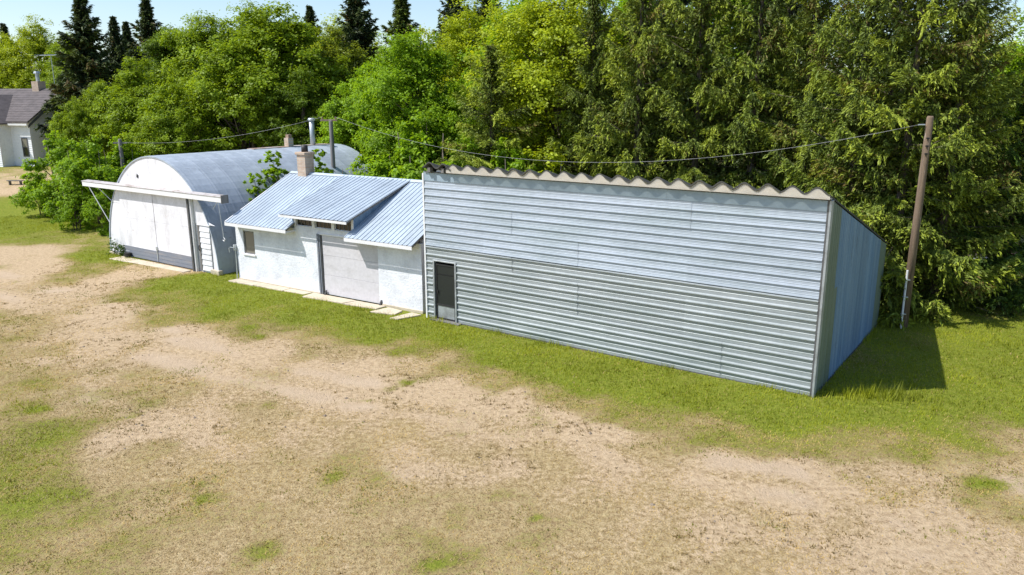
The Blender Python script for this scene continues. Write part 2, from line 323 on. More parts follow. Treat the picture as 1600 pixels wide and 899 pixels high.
xs = np.unique(np.concatenate([np.linspace(-600, -46, 50), np.arange(-46, 26, 0.22), np.linspace(26, 600, 50)]))
ys = np.unique(np.concatenate([np.linspace(-120, 7, 16), np.arange(7, 50, 0.22), np.linspace(50, 90, 60), np.linspace(92, 1500, 50)]))
X, Y = np.meshgrid(xs, ys); Z = terrain(X, Y)+0.05*(fbm(X, Y, 2.5, 3, 31)-.5)*(np.abs(X) < 60)*(Y < 60)
gv = np.stack([X.ravel(), Y.ravel(), Z.ravel()], 1)
nx, ny = len(xs), len(ys)
ii = (np.arange(ny-1)[:, None]*nx+np.arange(nx-1)[None]).ravel()
gf = np.stack([ii, ii+1, ii+1+nx, ii+nx], 1)
def np_mesh(name, v, f, m, attrs=(), smooth_=False):
    me = bpy.data.meshes.new(name); k = f.shape[1]
    me.vertices.add(len(v)); me.vertices.foreach_set('co', np.ascontiguousarray(v, np.float32).ravel())
    me.loops.add(len(f)*k); me.loops.foreach_set('vertex_index', np.ascontiguousarray(f, np.int32).ravel())
    me.polygons.add(len(f)); me.polygons.foreach_set('loop_start', np.arange(0, len(f)*k, k, dtype=np.int32))
    me.update(calc_edges=True)
    for an, av in attrs:
        if av.ndim == 2:
            a = me.color_attributes.new(an, 'FLOAT_COLOR', 'POINT'); a.data.foreach_set('color', np.ascontiguousarray(av, np.float32).ravel())
        else:
            a = me.attributes.new(an, 'FLOAT', 'POINT'); a.data.foreach_set('value', np.ascontiguousarray(av, np.float32))
    me.materials.append(m)
    if smooth_: me.shade_smooth()
    return me
cg, cs = cover(gv[:, 0], gv[:, 1])
ground = link('ground', np_mesh('ground', gv, gf, M['ground'], [('cover', np.stack([cg, cs, track_mask(gv[:, 0], gv[:, 1]), cg*0+1], 1))], True))
tag(ground, 'dry sandy farmyard with worn tan dirt and patchy green grass', 'ground', kind='structure')

# ------------------------------------------------------------------ metal shed
def extrude_profile(prof, x0, x1, back=0.012):
    """prof: list of (y,z); sheet running along x"""
    mb = MB(); n = len(prof)
    v = [(x0, y, z) for y, z in prof]+[(x1, y, z) for y, z in prof]
    f = [(i, n+i, n+i+1, i+1) for i in range(n-1)]
    return mb.add(v, f)
shed = tag(empty('metal_shed', SH_O, SH_A), 'tall ribbed grey metal shed with dark wavy roof edge and a small dark door', 'shed')
TOP0 = 5.27; SLOPE = 0.29
def shed_top(y): return TOP0-SLOPE*y
wl = MB()
wl.box(0.02, 0.40, 0.03, 0.15, 0, 5.26); wl.box(1.34, SH_L-.02, 0.03, 0.15, 0, 5.26); wl.box(0.40, 1.34, 0.03, 0.15, 2.13, 5.26)
wl.prism([(SH_L-.03, .15, 0), (SH_L-.03, SH_D-.02, 0), (SH_L-.03, SH_D-.02, shed_top(SH_D)), (SH_L-.03, .15, shed_top(.15))], (-.1, 0, 0))
wl.prism([(0.03, .15, 0), (0.03, SH_D-.02, 0), (0.03, SH_D-.02, shed_top(SH_D)), (0.03, .15, shed_top(.15))], (.1, 0, 0))
wl.box(.13, SH_L-.13, SH_D-.12, SH_D-.02, 0, shed_top(SH_D)-.03)
wl.build('wall', M['grey_wood'], shed)
def low_prof(z0, n, p=0.265):
    q = [(0.0, z0)]
    for i in range(n):
        z = z0+i*p
        q += [(0, z+.075), (-.007, z+.085), (0, z+.095), (0, z+.165), (-.05, z+.190), (-.05, z+.215), (0, z+.246)]
    return q+[(0, z0+n*p)]
def up_prof(z0, n, p=0.252):
    q = []
    for i in range(n):
        z = z0+i*p
        q += [(0.0, z), (-.045, z+.006), (-.023, z+.075), (-.032, z+.083), (-.020, z+.093), (-.012, z+.160), (-.021, z+.168), (-.009, z+.178), (-.002, z+.248)]
    return q+[(0, z0+n*p)]
rs = random.Random(5)
def sheet(prof, x0, x1, m, dy=0.0):
    o = extrude_profile([(y-dy, z) for y, z in prof], x0, x1).build('siding_sheet', m, shed); return o
cols_ = [0.03, 4.6, 9.1, SH_L-.06]
STAG = {0: [0.03, 3.7, 7.3, 10.9, SH_L-.06], 1: [0.03, 2.6, 6.2, 9.8, SH_L-.06]}
for r, (z0, n) in enumerate([(.03, 4), (1.09, 4), (2.15, 2)]):
    cc = STAG[r % 2]
    for c_ in range(4):
        x0, x1 = cc[c_], cc[c_+1]; dy = 0.005*((c_+r) % 3); lap = .05 if c_ < 3 else 0
        if c_ == 0 and r < 2:
            sheet(low_prof(z0, n), x0, 0.33, M['siding_low'], dy); sheet(low_prof(z0, n), 1.41, x1+lap, M['siding_low'], dy)
        else: sheet(low_prof(z0, n), x0, x1+lap, M['siding_low'], dy)
for r, (z0, n) in enumerate([(2.68, 3), (2.68+3*.252, 3), (2.68+6*.252, 3)]):
    cc = STAG[(r+1) % 2]
    for c_ in range(4):
        sheet(up_prof(z0, n), cc[c_], cc[c_+1]+(.05 if c_ < 3 else 0), M['siding'], 0.005*((c_+r+1) % 3)+.006)
# scuffs and a small nail-patch
MB().box(SH_L-.055, SH_L-.012, -.05, .0, 0, 5.27).build('corner_trim', M['dark_trim'], shed)
MB().box(SH_L-.01, SH_L+.05, -.055, .16, 0, 5.24).build('corner_trim', M['trim'], shed, bevel=.006)
MB().box(-.03, .03, -.05, .03, 0, 5.2).build('corner_trim', M['white_trim'], shed)
MB().box(.2, SH_L-.07, -.02, .02, -.03, .028).build('sill_board', M['dark_trim'], shed)
# right side: vertical sheets
def vsheet(y0, y1, z0, z1f, dx=0.0, m=None, p=0.205):
    mb = MB(); ysl = []
    y = y0
    while y < y1-1e-6:
        for fr, d in ((0, 0), (.40, 0), (.55, .03), (.85, .03), (1.0, 0)):
            yy = y+fr*p
            if yy <= y1+1e-6 and (not ysl or yy > ysl[-1][0]+1e-6): ysl.append((yy, d))
        y += p
    n = len(ysl)
    v = [(SH_L+.004+dx+d, yy, z0) for yy, d in ysl]+[(SH_L+.004+dx+d, yy, z1f(yy)) for yy, d in ysl]
    mb.add(v, [(i, i+1, n+i+1, n+i) for i in range(n-1)])
    return mb.build('side_sheet', m or M['side_blue'], shed)
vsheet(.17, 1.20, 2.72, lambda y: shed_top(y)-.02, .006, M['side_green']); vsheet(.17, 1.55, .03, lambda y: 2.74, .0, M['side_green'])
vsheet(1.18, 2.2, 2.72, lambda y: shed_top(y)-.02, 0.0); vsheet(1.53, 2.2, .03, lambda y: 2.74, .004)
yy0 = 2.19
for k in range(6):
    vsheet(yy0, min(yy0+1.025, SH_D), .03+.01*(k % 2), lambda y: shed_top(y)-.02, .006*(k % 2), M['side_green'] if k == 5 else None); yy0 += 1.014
MB().box(SH_L-.02, SH_L+.05, .3, SH_D, -.02, .025).build('sill_board', M['dark_trim'], shed)
# corrugated roof: eleven sheets, two waves each
NW = 22; LAM = (SH_L+.06)/NW; AMP = 0.086; TH = 0.045
def wave(x): return -AMP*math.cos(2*math.pi*x/LAM)
def roof_mesh():
    mb = MB(); n = 25; xs_ = [i*2*LAM/(n-1) for i in range(n)]; yr = np.linspace(-.25, SH_D+.3, 8)
    top = []; bot = []
    for y in yr:
        for x in xs_:
            z = 5.50-SLOPE*(y+.25)+wave(x); top.append((x, y, z)); bot.append((x, y, z-TH))
    k = len(top); v = top+bot; f = []
    for j in range(len(yr)-1):
        for i in range(n-1):
            a = j*n+i; f.append((a, a+1, a+n+1, a+n)); f.append((k+a, k+a+n, k+a+n+1, k+a+1))
    for i in range(n-1): f.append((i, k+i, k+i+1, i+1)); a = (len(yr)-1)*n+i; f.append((a, a+1, k+a+1, k+a))
    for j in range(len(yr)-1):
        a = j*n; f.append((a, a+n, k+a+n, k+a)); a = j*n+n-1; f.append((a, k+a, k+a+n, a+n))
    return MB().add(v, f).mesh('roof_sheet', M['asphalt_roof'])
rme = roof_mesh()
for k in range(11):
    o = link('roof_sheet', rme, shed); o.location = (-.03+k*2*LAM, rs.uniform(-.02, .02), .004*(k % 2)+rs.uniform(-.006, .006)+(.05 if k == 0 else 0))
    o.scale = (1.0, 1, 1)
    if k == 0: o.rotation_euler = (0, R(2.2), R(-.8))
def closure_mesh():
    n = 13; xs_ = [i*LAM/(n-1) for i in range(n)]; zb = 5.285
    up = [(x, 0, 5.50+wave(x)-TH*.8) for x in xs_]
    pts = [(0, 0, zb), (LAM, 0, zb)]+up[::-1]
    return MB().prism(pts, (0, .012, 0)).mesh('closure_strip', M['fibreglass'])
cme = closure_mesh()
for k in range(2, NW):
    o = link('closure_strip', cme, shed); o.location = (-.03+k*LAM, -.235, -SLOPE*.01)
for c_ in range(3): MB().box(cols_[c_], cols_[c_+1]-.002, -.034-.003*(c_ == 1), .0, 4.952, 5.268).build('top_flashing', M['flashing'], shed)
MB().box(.1, SH_L+.03, -.075, -.062, 5.235, 5.275).build('purlin_gap_shade', M['dark_trim'], shed)  # dark strip for the purlin line and the shaded gap at the wall top
cbm = cme.copy(); cbm.materials.clear(); cbm.materials.append(M['white_trim'])  # white backing added behind the strips to brighten the shade under the roof
for k in range(1, NW):
    o = link('bounce_backing', cbm, shed); o.location = (-.03+k*LAM, -.01, -SLOPE*.23); o.scale = (1, 1, 1)
for x in (2.55, 5.1, 7.6, 9.6, 11.3, 13.1):
    MB().box(x, x+.30, -.13, -.076, 5.245, 5.30).build('purlin_block', M['dark_trim'], shed, bevel=.01)
for x in (.35, .95):
    MB().box(x, x+.12, -.2, -.03, 5.27, 5.42).build('rafter_end', M['grey_wood'], shed)
# door with black screen
door = MB().box(.42, .48, .0, .05, .05, 2.06).box(1.26, 1.32, .0, .05, .05, 2.06).box(.48, 1.26, .0, .05, 2.0, 2.06).box(.48, 1.26, .0, .05, .05, .10).box(.48, 1.26, .015, .05, 1.675, 1.69).box(.48, 1.26, .0, .05, .54, .60).build('door', M['black'], shed)
MB().box(.48, 1.26, .02, .035, .10, .54).build('kick_panel', M['trim'], door)
MB().box(.48, 1.26, .02, .035, .60, 1.66).build('screen', M['screen'], door)
MB().box(.48, 1.26, .02, .035, 1.70, 2.0).build('screen', M['screen'], door)
MB().box(.50, .53, -.03, .0, .98, 1.10).build('handle', M['black'], door)
df = MB().box(.345, .41, -.055, .06, .04, 2.14).box(1.33, 1.395, -.055, .06, .04, 2.14).box(.345, 1.395, -.055, .06, 2.141, 2.185).build('door_frame', M['trim'], shed, bevel=.006)
MB().box(.25, 1.6, -.2, .03, -.02, .04).build('threshold', M['grey_wood'], shed, bevel=.008)

# ------------------------------------------------------------------ stucco garage with metal roof
st = tag(empty('stucco_garage', ST_O, ST_A), 'low white stucco garage with pale blue metal roof and wide door', 'garage')
T = ST_L-.02; WH = 2.60; DEP = 6.9; RY = 3.33; RZ = 4.40; EY = -.45; EZ = 2.62
PIT = (RZ-EZ)/(RY-EY); DZ = 3.22; DPIT = (RZ-DZ)/(RY-EY)
w = MB(); t_ = .22
w.box(0, .48, 0, t_, 0, WH).box(.48, 1.18, 0, t_, 0, 1.22).box(.48, 1.18, 0, t_, 2.22, WH).box(1.18, 5.10, 0, t_, 0, WH)
w.box(5.10, 8.20, 0, t_, 2.46, WH).box(8.20, T, 0, t_, 0, WH)
w.box(3.72, 7.02, 0, t_, WH, 2.68)
MB().prism([(.01, t_+.002, 0), (.01, DEP, 0), (.01, DEP, WH), (.01, RY, RZ-.10), (.01, t_+.002, WH+.1)], (t_, 0, 0)).build('gable_wall', M['grey_wood'], st)  # unseen side set to dark wood to cut light bounced onto the hut
w.prism([(T, t_, 0), (T, DEP, 0), (T, DEP, WH), (T, RY, RZ-.10), (T, t_, WH+.1)], (-t_, 0, 0))
w.box(t_+.02, T-t_, DEP-t_, DEP-.01, 0, WH)
w.build('wall', M['stucco'], st)
MB().box(-.03, 5.0, -.04, .0, -.03, .09).build('plinth', M['concrete'], st, bevel=.012); MB().box(8.24, T+.03, -.04, .0, -.03, .11).build('plinth', M['concrete'], st, bevel=.012)
dk = MB()      # deck under the metal sheets
def slab(x0, x1, y0, z0, y1, z1, th=.07):
    dk.add([(x0, y0, z0-th), (x1, y0, z0-th), (x1, y1, z1-th), (x0, y1, z1-th), (x0, y0, z0), (x1, y0, z0), (x1, y1, z1), (x0, y1, z1)],
           [(0, 3, 2, 1), (4, 5, 6, 7), (0, 1, 5, 4), (1, 2, 6, 5), (2, 3, 7, 6), (3, 0, 4, 7)])
XL = .07-.02; XR = T+.0
slab(XL, 3.76, EY, EZ, RY, RZ); slab(7.0, XR, EY, EZ, RY, RZ); slab(XL, XR, DEP+.35, RZ-PIT*(DEP+.35-RY), RY, RZ)
slab(3.76, 7.0, .3, EZ+PIT*.75, RY, RZ)
dk.build('roof_deck', M['grey_wood'], st)
def ribs(x0, x1, y0, z0, y1, z1, m=M['blue_roof'], lift=.006, p=.22, name='roof_sheet', parent=st):
    """metal sheet with raised ribs running down the slope"""
    L_ = math.hypot(y1-y0, z1-z0); ny_, nz_ = -(z1-z0)/L_, (y1-y0)/L_
    pr = []; x = x0
    while x < x1-1e-6:
        for fr, d in ((0, .026), (.13, .026), (.21, 0), (.55, .0), (.60, .006), (.65, 0), (.91, 0)):
            xx = x+fr*p
            if xx <= x1+1e-6: pr.append((xx, d))
        x += p
    pr.append((x1, .0)); n = len(pr)
    v = [(xx, y0+ny_*(d+lift), z0+nz_*(d+lift)) for xx, d in pr]+[(xx, y1+ny_*(d+lift), z1+nz_*(d+lift)) for xx, d in pr]
    return MB().add(v, [(i, i+1, n+i+1, n+i) for i in range(n-1)]).build(name, m, parent)
def sheets(x0, x1, y0, z0, y1, z1, w_=.88, **k):
    x = x0; i = 0
    while x < x1-.05:
        ribs(x, min(x+w_, x1), y0, z0, y1, z1, lift=.006+.003*(i % 2), **k); x += w_; i += 1
sheets(XL-.04, 3.78, EY-.05, EZ-.05*PIT, RY, RZ); sheets(6.98, XR, EY-.05, EZ-.05*PIT, RY, RZ)
sheets(XL-.04, XR, DEP+.38, RZ-PIT*(DEP+.38-RY), RY, RZ)
# dormer: flatter roof from the ridge out over the clerestory
DX0, DX1 = 3.44, 7.12
dd = MB(); th = .08
dd.add([(DX0, EY, DZ-th), (DX1, EY, DZ-th), (DX1, RY-.1, RZ-.045-th), (DX0, RY-.1, RZ-.045-th), (DX0, EY, DZ), (DX1, EY, DZ), (DX1, RY-.1, RZ-.03), (DX0, RY-.1, RZ-.03)],
       [(0, 3, 2, 1), (4, 5, 6, 7), (0, 1, 5, 4), (1, 2, 6, 5), (2, 3, 7, 6), (3, 0, 4, 7)])
dd.build('dormer_deck', M['grey_wood'], st)
sheets(DX0-.04, DX1+.04, EY-.04, DZ-.04*DPIT+.002, RY+.02, RZ+.035, w_=.94)
def dz(y): return DZ+DPIT*(y-EY)-th-.004
def mz(y): return EZ+PIT*(y-EY)
for xx in (DX0+.16, DX1-.16):
    MB().prism([(xx, .02, mz(.02)-.3), (xx, RY-.5, mz(RY-.5)-.05), (xx, RY-.5, dz(RY-.5)), (xx, .02, dz(.02))], (.06, 0, 0)).build('dormer_cheek', M['side_blue'], st)
MB().box(XL-.05, 3.77, EY-.075, EY-.052, EZ-.16, EZ-.03).build('fascia', M['white_trim'], st)
MB().box(6.99, XR, EY-.075, EY-.052, EZ-.16, EZ-.03).build('fascia', M['white_trim'], st)
MB().box(3.70, 3.765, EY-.05, -.005, EZ-.15, EZ-.075).build('eave_return', M['white_trim'], st)
MB().box(6.995, 7.06, EY-.05, -.005, EZ-.15, EZ-.075).build('eave_return', M['white_trim'], st)
MB().box(DX0-.03, DX1+.03, EY-.07, EY-.045, DZ-.115, DZ-.025).build('dormer_fascia', M['white_trim'], st)
MB().prism([(XL-.06, EY-.05, EZ-.14), (XL-.06, EY-.05, EZ+.02), (XL-.06, RY, RZ+.03), (XL-.06, RY, RZ-.14)], (.05, 0, 0)).build('barge_board', M['white_trim'], st)
MB().prism([(XL-.05, RY-.14, RZ-.02), (XL-.05, RY, RZ+.065), (XL-.05, RY+.14, RZ-.02)], (XR-XL+.05, 0, 0)).build('ridge_cap', M['blue_roof'], st)
# clerestory band: three windows of small dark panes between white studs
MB().box(3.72, 7.02, .0, .16, 2.685, 2.72).build('clerestory_sill', M['white_trim'], st)
for i, x0 in enumerate((3.84, 4.92, 6.00)):
    wdw = MB().box(x0, x0+.9, .07, .10, 2.72, 2.745).box(x0, x0+.9, .07, .10, 3.15, 3.2).box(x0-.012, x0, .07, .10, 2.72, 3.2).box(x0+.9, x0+.912, .07, .10, 2.72, 3.2).build('clerestory_window', M['white_trim'], st)
    for k in range(4):
        MB().box(x0+.01+k*.2225, x0+.01+k*.2225+.20, .08, .095, 2.746, 3.149).build('pane', M['dark_glass'], wdw)
        if k: MB().box(x0+k*.2225-.013, x0+k*.2225+.010, .065, .1, 2.746, 3.149).build('mullion', M['grey_wood'], wdw)
for x0 in (3.72, 4.75, 5.83, 6.90):
    MB().box(x0, x0+(.11 if x0 < 4 or x0 > 6.8 else .15), -.01, .14, 2.722, 3.2).build('stud', M['white_trim'], st)
# small window
wi = MB().box(.48, .54, .03, .1, 1.22, 2.22).box(1.12, 1.18, .03, .1, 1.22, 2.22).box(.54, 1.12, .03, .1, 2.16, 2.22).box(.54, 1.12, .03, .1, 1.22, 1.28).build('window', M['grey_wood'], st)
MB().box(.54, 1.12, .055, .075, 1.28, 2.16).build('pane', M['pane'], wi)
MB().box(.43, 1.23, -.05, .03, 1.15, 1.218).build('sill', M['white_trim'], wi, bevel=.008)
# wide door of horizontal boards, dark jamb and track at its left
dr = empty('garage_door', (0, 0, 0)); bpy.data.objects.remove(dr)
gd = MB().box(5.22, 8.19, .06, .10, .05, 2.455).build('garage_door', M['grey_wood'], st)
bz = [.06, .86, 1.66, 2.45]
for k in range(3):
    MB().box(5.23, 8.185, .03+.003*(k % 2), .058, bz[k]+.004, bz[k+1]-.004).build('door_panel', M['door_paint'], gd, bevel=.004)
MB().box(5.02, 5.10, -.06, .0, .0, 2.5).build('door_jamb', M['grey_board'], st)
MB().box(5.115, 5.17, -.035, .05, .0, 2.5).build('door_jamb', M['grey_board'], st)
MB().box(5.176, 5.215, -.01, .05, .0, 2.5).build('door_jamb', M['dark_trim'], st)
MB().box(5.02, 8.25, -.03, .0, 2.47, 2.52).build('door_head', M['white_trim'], st)
for x in (5.32, 8.26): MB().prism([(x, -.16, .0), (x, -.01, .0), (x, -.01, .24)], (.07, 0, 0)).build('door_stop', M['black'], st)
# chimney on the ridge
ch = MB().box(.72, 1.24, 3.05, 3.57, 4.1, 5.24).build('chimney', M['brick'], st)
MB().box(.66, 1.30, 2.99, 3.63, 5.241, 5.36).build('chimney_cap', M['brick'], ch, bevel=.015)
MB().tube([(.98, 3.31, 5.36), (.98, 3.31, 5.66)], [.15, .145], 14).build('flue', M['black'], ch, True)
# electric service mast on the corner
sm = MB().box(-.10, -.01, -.12, .1, 1.30, 1.55).build('meter_box', M['galv'], st, bevel=.01)
MB().tube([(-.05, -.08, .0), (-.04, -.06, .7), (-.05, -.05, 1.3)], .022, 8).build('conduit', M['galv'], sm)
MB().tube([(-.05, -.14, 1.42), (-.18, -.2, 1.45), (-.28, -.2, 1.40), (-.25, -.2, 1.22)], .018, 8).build('bracket_arm', M['galv'], sm)

# concrete slabs along the garage front
cp = tag(empty('concrete_path', ST_O, ST_A), 'row of cracked pale concrete slabs along the white garage wall', 'path', kind='structure')
def slab_piece(pts, h=.05):
    MB().prism([(x, y, -.05) for x, y in pts], (0, 0, .05+h)).build('slab', M['concrete'], cp, bevel=.012)
slab_piece([(-.1, -.52), (1.5, -.50), (1.5, -.05), (-.05, -.05)], .045); slab_piece([(1.53, -.48), (3.3, -.5), (3.28, -.05), (1.53, -.05)], .05)
slab_piece([(3.32, -.46), (4.5, -.42), (4.55, -.05), (3.31, -.05)], .04); slab_piece([(4.75, -.75), (6.85, -.62), (7.05, -.06), (4.7, -.07)], .06)
slab_piece([(6.9, -.68), (8.5, -.55), (8.55, -.05), (7.09, -.06)], .055); slab_piece([(8.55, -.95), (9.6, -.75), (9.5, -.2), (8.75, -.12)], .05)
slab_piece([(9.75, -1.2), (10.1, -1.15), (10.45, -.25), (9.95, -.2)], .05)

# ------------------------------------------------------------------ quonset hut
qh = tag(empty('quonset_hut', QU_O, QU_A), 'arched grey metal hut with white end wall and long door rail', 'hut')
CX = QU_W/2
def ell(u): return QU_H*math.sqrt(max(0, 1-(u/CX)**2))
def arch(k, n, off=0.0):
    a = math.pi*k/n; return CX-(CX+off)*math.cos(a), (QU_H+off)*math.sin(a)
# shell in ribbed arch bands, each band a part
nb = 11; bw = QU_D/nb; nseg = 40
def shell_mesh():
    mb = MB(); yy = [0, .10, .13, .20, .23, bw*.5, bw*.53, bw*.60, bw*.63, bw+.02]; off = [0, 0, .006, .006, 0, 0, .003, .003, 0, 0.0]
    v = []; m_ = len(yy)
    for k in range(nseg+1):
        for y, d in zip(yy, off):
            x, z = arch(k, nseg, d+.03); v.append((x, y, z))
    for k in range(nseg+1):
        for y in (0, bw+.02):
            x, z = arch(k, nseg, -.03); v.append((x, y, z))
    f = [(k*m_+j, k*m_+j+1, (k+1)*m_+j+1, (k+1)*m_+j) for k in range(nseg) for j in range(m_-1)]
    b0 = (nseg+1)*m_
    for k in range(nseg):
        f.append((k*m_, (k+1)*m_, b0+(k+1)*2, b0+k*2)); f.append((b0+k*2, b0+(k+1)*2, b0+(k+1)*2+1, b0+k*2+1))
    return MB().add(v, f).mesh('arch_sheet', M['shell'], False)
sme = shell_mesh()
for k in range(nb):
    o = link('arch_sheet', sme, qh); o.location = (0, -.03+k*bw, .003*(k % 2)-.002)
def arched(x0, x1, z0, z1, y, th_, m, name='wall_panel', inset=.035, parent=qh):
    xs_ = np.linspace(x0, x1, 24); top = []
    for x in xs_:
        u = abs(x-CX); zt = min(z1, ell(u*(CX)/(CX-inset)) if u < CX-inset else 0)
        top.append((x, y, max(zt, z0)))
    pts = [(x0, y, z0), (x1, y, z0)]+[p for p in top[::-1] if p[2] > z0+1e-4]
    if abs(pts[-1][0]-x0) < 1e-6 and abs(pts[-1][2]-z0) < 1e-3: pts.pop()
    return MB().prism(pts, (0, th_, 0)).build(name, m, parent)
arched(.04, QU_W-.04, 0, 9, .03, .12, M['white_paint'], 'end_wall')
arched(.04, QU_W-.04, 0, 9, QU_D-.35, .12, M['white_paint'], 'end_wall')
arched(.045, 1.44, .05, 2.64, .004, .024, M['white_paint']); arched(.6, 1.44, 2.665, 3.45, .0, .028, M['white_paint'])
arched(1.0, 8.1, 3.46, 9, .006, .022, M['white_paint']); arched(7.62, QU_W-.045, 2.22, 3.45, .0, .028, M['white_paint'])
arched(8.75, QU_W-.045, .2, 2.2, .004, .024, M['white_paint'])
MB().box(8.62, 9.25, -.12, .1, -.05, .22).build('footing', M['concrete'], qh, bevel=.02)
MB().box(-.05, 1.2, -.10, .1, -.05, .10).build('footing', M['concrete'], qh, bevel=.02)
for i, (x0, x1, zb) in enumerate([(1.50, 4.44, .57), (4.47, 7.36, .63)]):
    lf = MB().box(x0, x1, -.055, -.03, .06, 3.38).build('door_leaf', M['grey_wood'], qh)
    MB().box(x0+.004, x1-.004, -.078, -.056, zb+.004, 1.995).build('door_panel', M['white_paint'], lf, bevel=.004)
    MB().box(x0+.004, x1-.004, -.074, -.056, 2.003, 3.375).build('door_panel', M['white_paint'], lf, bevel=.004)
    for a, b_ in ((.065, .22), (.226, .40), (.406, zb)): MB().box(x0+.002, x1-.002, -.085+.004*(a > .3), -.056, a, b_-.004).build('board', M['grey_board'], lf)
MB().box(4.36, 4.50, -.12, -.086, .62, .80).box(4.40, 4.45, -.11, -.08, .1, .62).build('door_latch', M['galv'], qh)
MB().box(7.39, 7.50, -.20, .0, -.05, 3.40).build('post', M['dark_trim'], qh)
MB().box(7.505, 7.60, -.14, .0, -.05, 3.40).build('post', M['white_trim'], qh)
rl = MB().box(-1.40, 10.25, -.34, -.31, 3.37, 3.60).build('door_rail', M['white_trim'], qh, bevel=.008)
for k in range(8):
    x0 = -1.44+k*1.466
    MB().prism([(x0, -.36, 3.602), (x0+1.455, -.36, 3.602), (x0+1.455, -.01, 3.64), (x0, -.01, 3.64)], (0, 0, .025)).build('rail_cover', M['rusty'], rl)
MB().box(-1.40, 10.25, -.13, -.09, 3.44, 3.52).build('track', M['rusty'], rl)
MB().box(10.26, 10.30, -.38, -.02, 3.34, 3.70).build('end_cap', M['grey_wood'], rl)
MB().tube([(-.85, -.3, 3.38), (.18, .0, 1.6)], .022, 6).build('brace', M['white_trim'], rl)
MB().tube([(-.5, -.1, 3.40), (.55, .01, 2.75)], .014, 6).build('brace', M['white_trim'], rl)
MB().tube([(9.95, -.3, 3.37), (10.12, -.3, 1.85)], .018, 6).build('hanger_rod', M['galv'], rl)
MB().tube([(10.12, -.3, 1.86), (10.2, -.3, 1.78), (10.14, -.3, 1.70), (10.05, -.3, 1.74)], .02, 6).build('hook', M['white_trim'], rl)
MB().tube([(9.7, -.15, 3.4), (9.0, .05, 2.95)], .010, 6).build('brace', M['white_trim'], rl)
sdr = MB().box(7.84, 8.70, -.01, .0, .08, 2.14).build('side_door', M['white_paint'], qh)
for k in range(8):
    z0 = .09+k*.256
    MB().prism([(7.95, -.012, z0), (7.95, -.045, z0+.01), (7.95, -.018, z0+.245), (7.95, -.012, z0+.25)], (.74, 0, 0)).build('board', M['white_paint'], sdr)
MB().box(7.82, 7.94, -.05, -.012, .06, 2.16).build('jamb', M['grey_wood'], sdr); MB().box(7.82, 8.74, -.055, -.012, 2.165, 2.22).build('head', M['white_trim'], sdr)
MB().tube([(7.90, -.09, 1.0), (7.91, -.12, 1.1), (7.90, -.09, 1.25)], .03, 6).build('latch', M['black'], sdr)
fl = MB().tube([(CX, 9.75, 4.95), (CX, 9.75, 6.45)], .14, 14).build('flue_pipe', M['galv'], qh, True)
MB().tube([(CX, 9.75, 6.45), (CX, 9.75, 6.50), (CX, 9.75, 6.60)], [.17, .22, .16], 14).build('flue_cap', M['galv'], fl, True)
MB().box(CX-.17, CX+.17, 7.9, 8.24, 4.95, 5.58).build('brick_flue', M['brick'], qh)
MB().box(CX-.12, CX+.12, 7.97, 8.19, 5.581, 5.76).build('flue_pot', M['rust'], qh)
for k in range(6): MB().box(CX-.35, CX+.22, 5.6+k*.88, 5.6+k*.88+.87, 5.085+.004*(k % 2), 5.13+.004*(k % 2)).build('ridge_flashing', M['rust'], qh)
MB().prism([(3.2, -.02, 4.05), (3.32, -.02, 4.0), (3.36, -.02, 4.14), (3.25, -.02, 4.2)], (0, .03, 0)).build('vent_hole_cover', M['black'], qh)

# concrete apron before the hut
MB().prism([(1.5, -.95, -.05), (4.4, -.75, -.05), (7.3, -.6, -.05), (7.3, -.22, -.05), (1.5, -.22, -.05)], (0, 0, .085)).build('apron', M['concrete'], tag(empty('hut_apron', QU_O, QU_A), 'thin pale concrete strip before the white hut doors', 'apron', kind='structure'), bevel=.015)

# ------------------------------------------------------------------ farmhouse
HX, HY = x_at(54, 70.0, 2.0), 70.0
HZ = float(terrain(HX, HY))
HA = R(-20)
hs = tag(empty('farmhouse', (HX, HY, HZ), HA), 'white farmhouse with brown shingle roof at the left edge', 'house')
# local: x to the left is negative; front wall faces -y, gable wall faces +x
HL, HWD, HH, HR = 9.0, 7.6, 4.1, 2.55
def lap_wall(mb, p0, p1, z0, ztop, n=(0, -1), lap=.16):
    """clapboards between two plan points"""
    z = z0
    while z < ztop-.01:
        z1 = min(z+lap, ztop)
        mb.add([(p0[0]+n[0]*.03, p0[1]+n[1]*.03, z), (p1[0]+n[0]*.03, p1[1]+n[1]*.03, z), (p1[0]+n[0]*.006, p1[1]+n[1]*.006, z1), (p0[0]+n[0]*.006, p0[1]+n[1]*.006, z1)], [(0, 1, 2, 3)]); z = z1
hw = MB(); hw.box(-HL, 0, 0, HWD, -.3, HH); hw.prism([(0, 0, HH), (0, HWD, HH), (0, HWD/2, HH+HR)], (-HL, 0, 0))
lap_wall(hw, (-HL, 0), (0, 0), 0, HH)
z = 0.0
while z < HH+HR-.2:
    inset = max(0, (z+.16-HH))/HR*HWD/2
    lap_wall(hw, (0, inset), (0, HWD-inset), z, z+.16, (1, 0)); z += .16
hw.build('wall', M['house_white'], hs)
rf = MB()
for sgn in (0, 1):
    yE = -.45 if sgn == 0 else HWD+.45; zE = HH-.45*HR/(HWD/2)*.6
    rf.prism([(.4, yE, zE), (.4, HWD/2, HH+HR+.1), (.4, HWD/2, HH+HR-.03), (.4, yE, zE-.12)], (-HL-.8, 0, 0))
rfo = rf.build('roof', M['shingle'], hs)
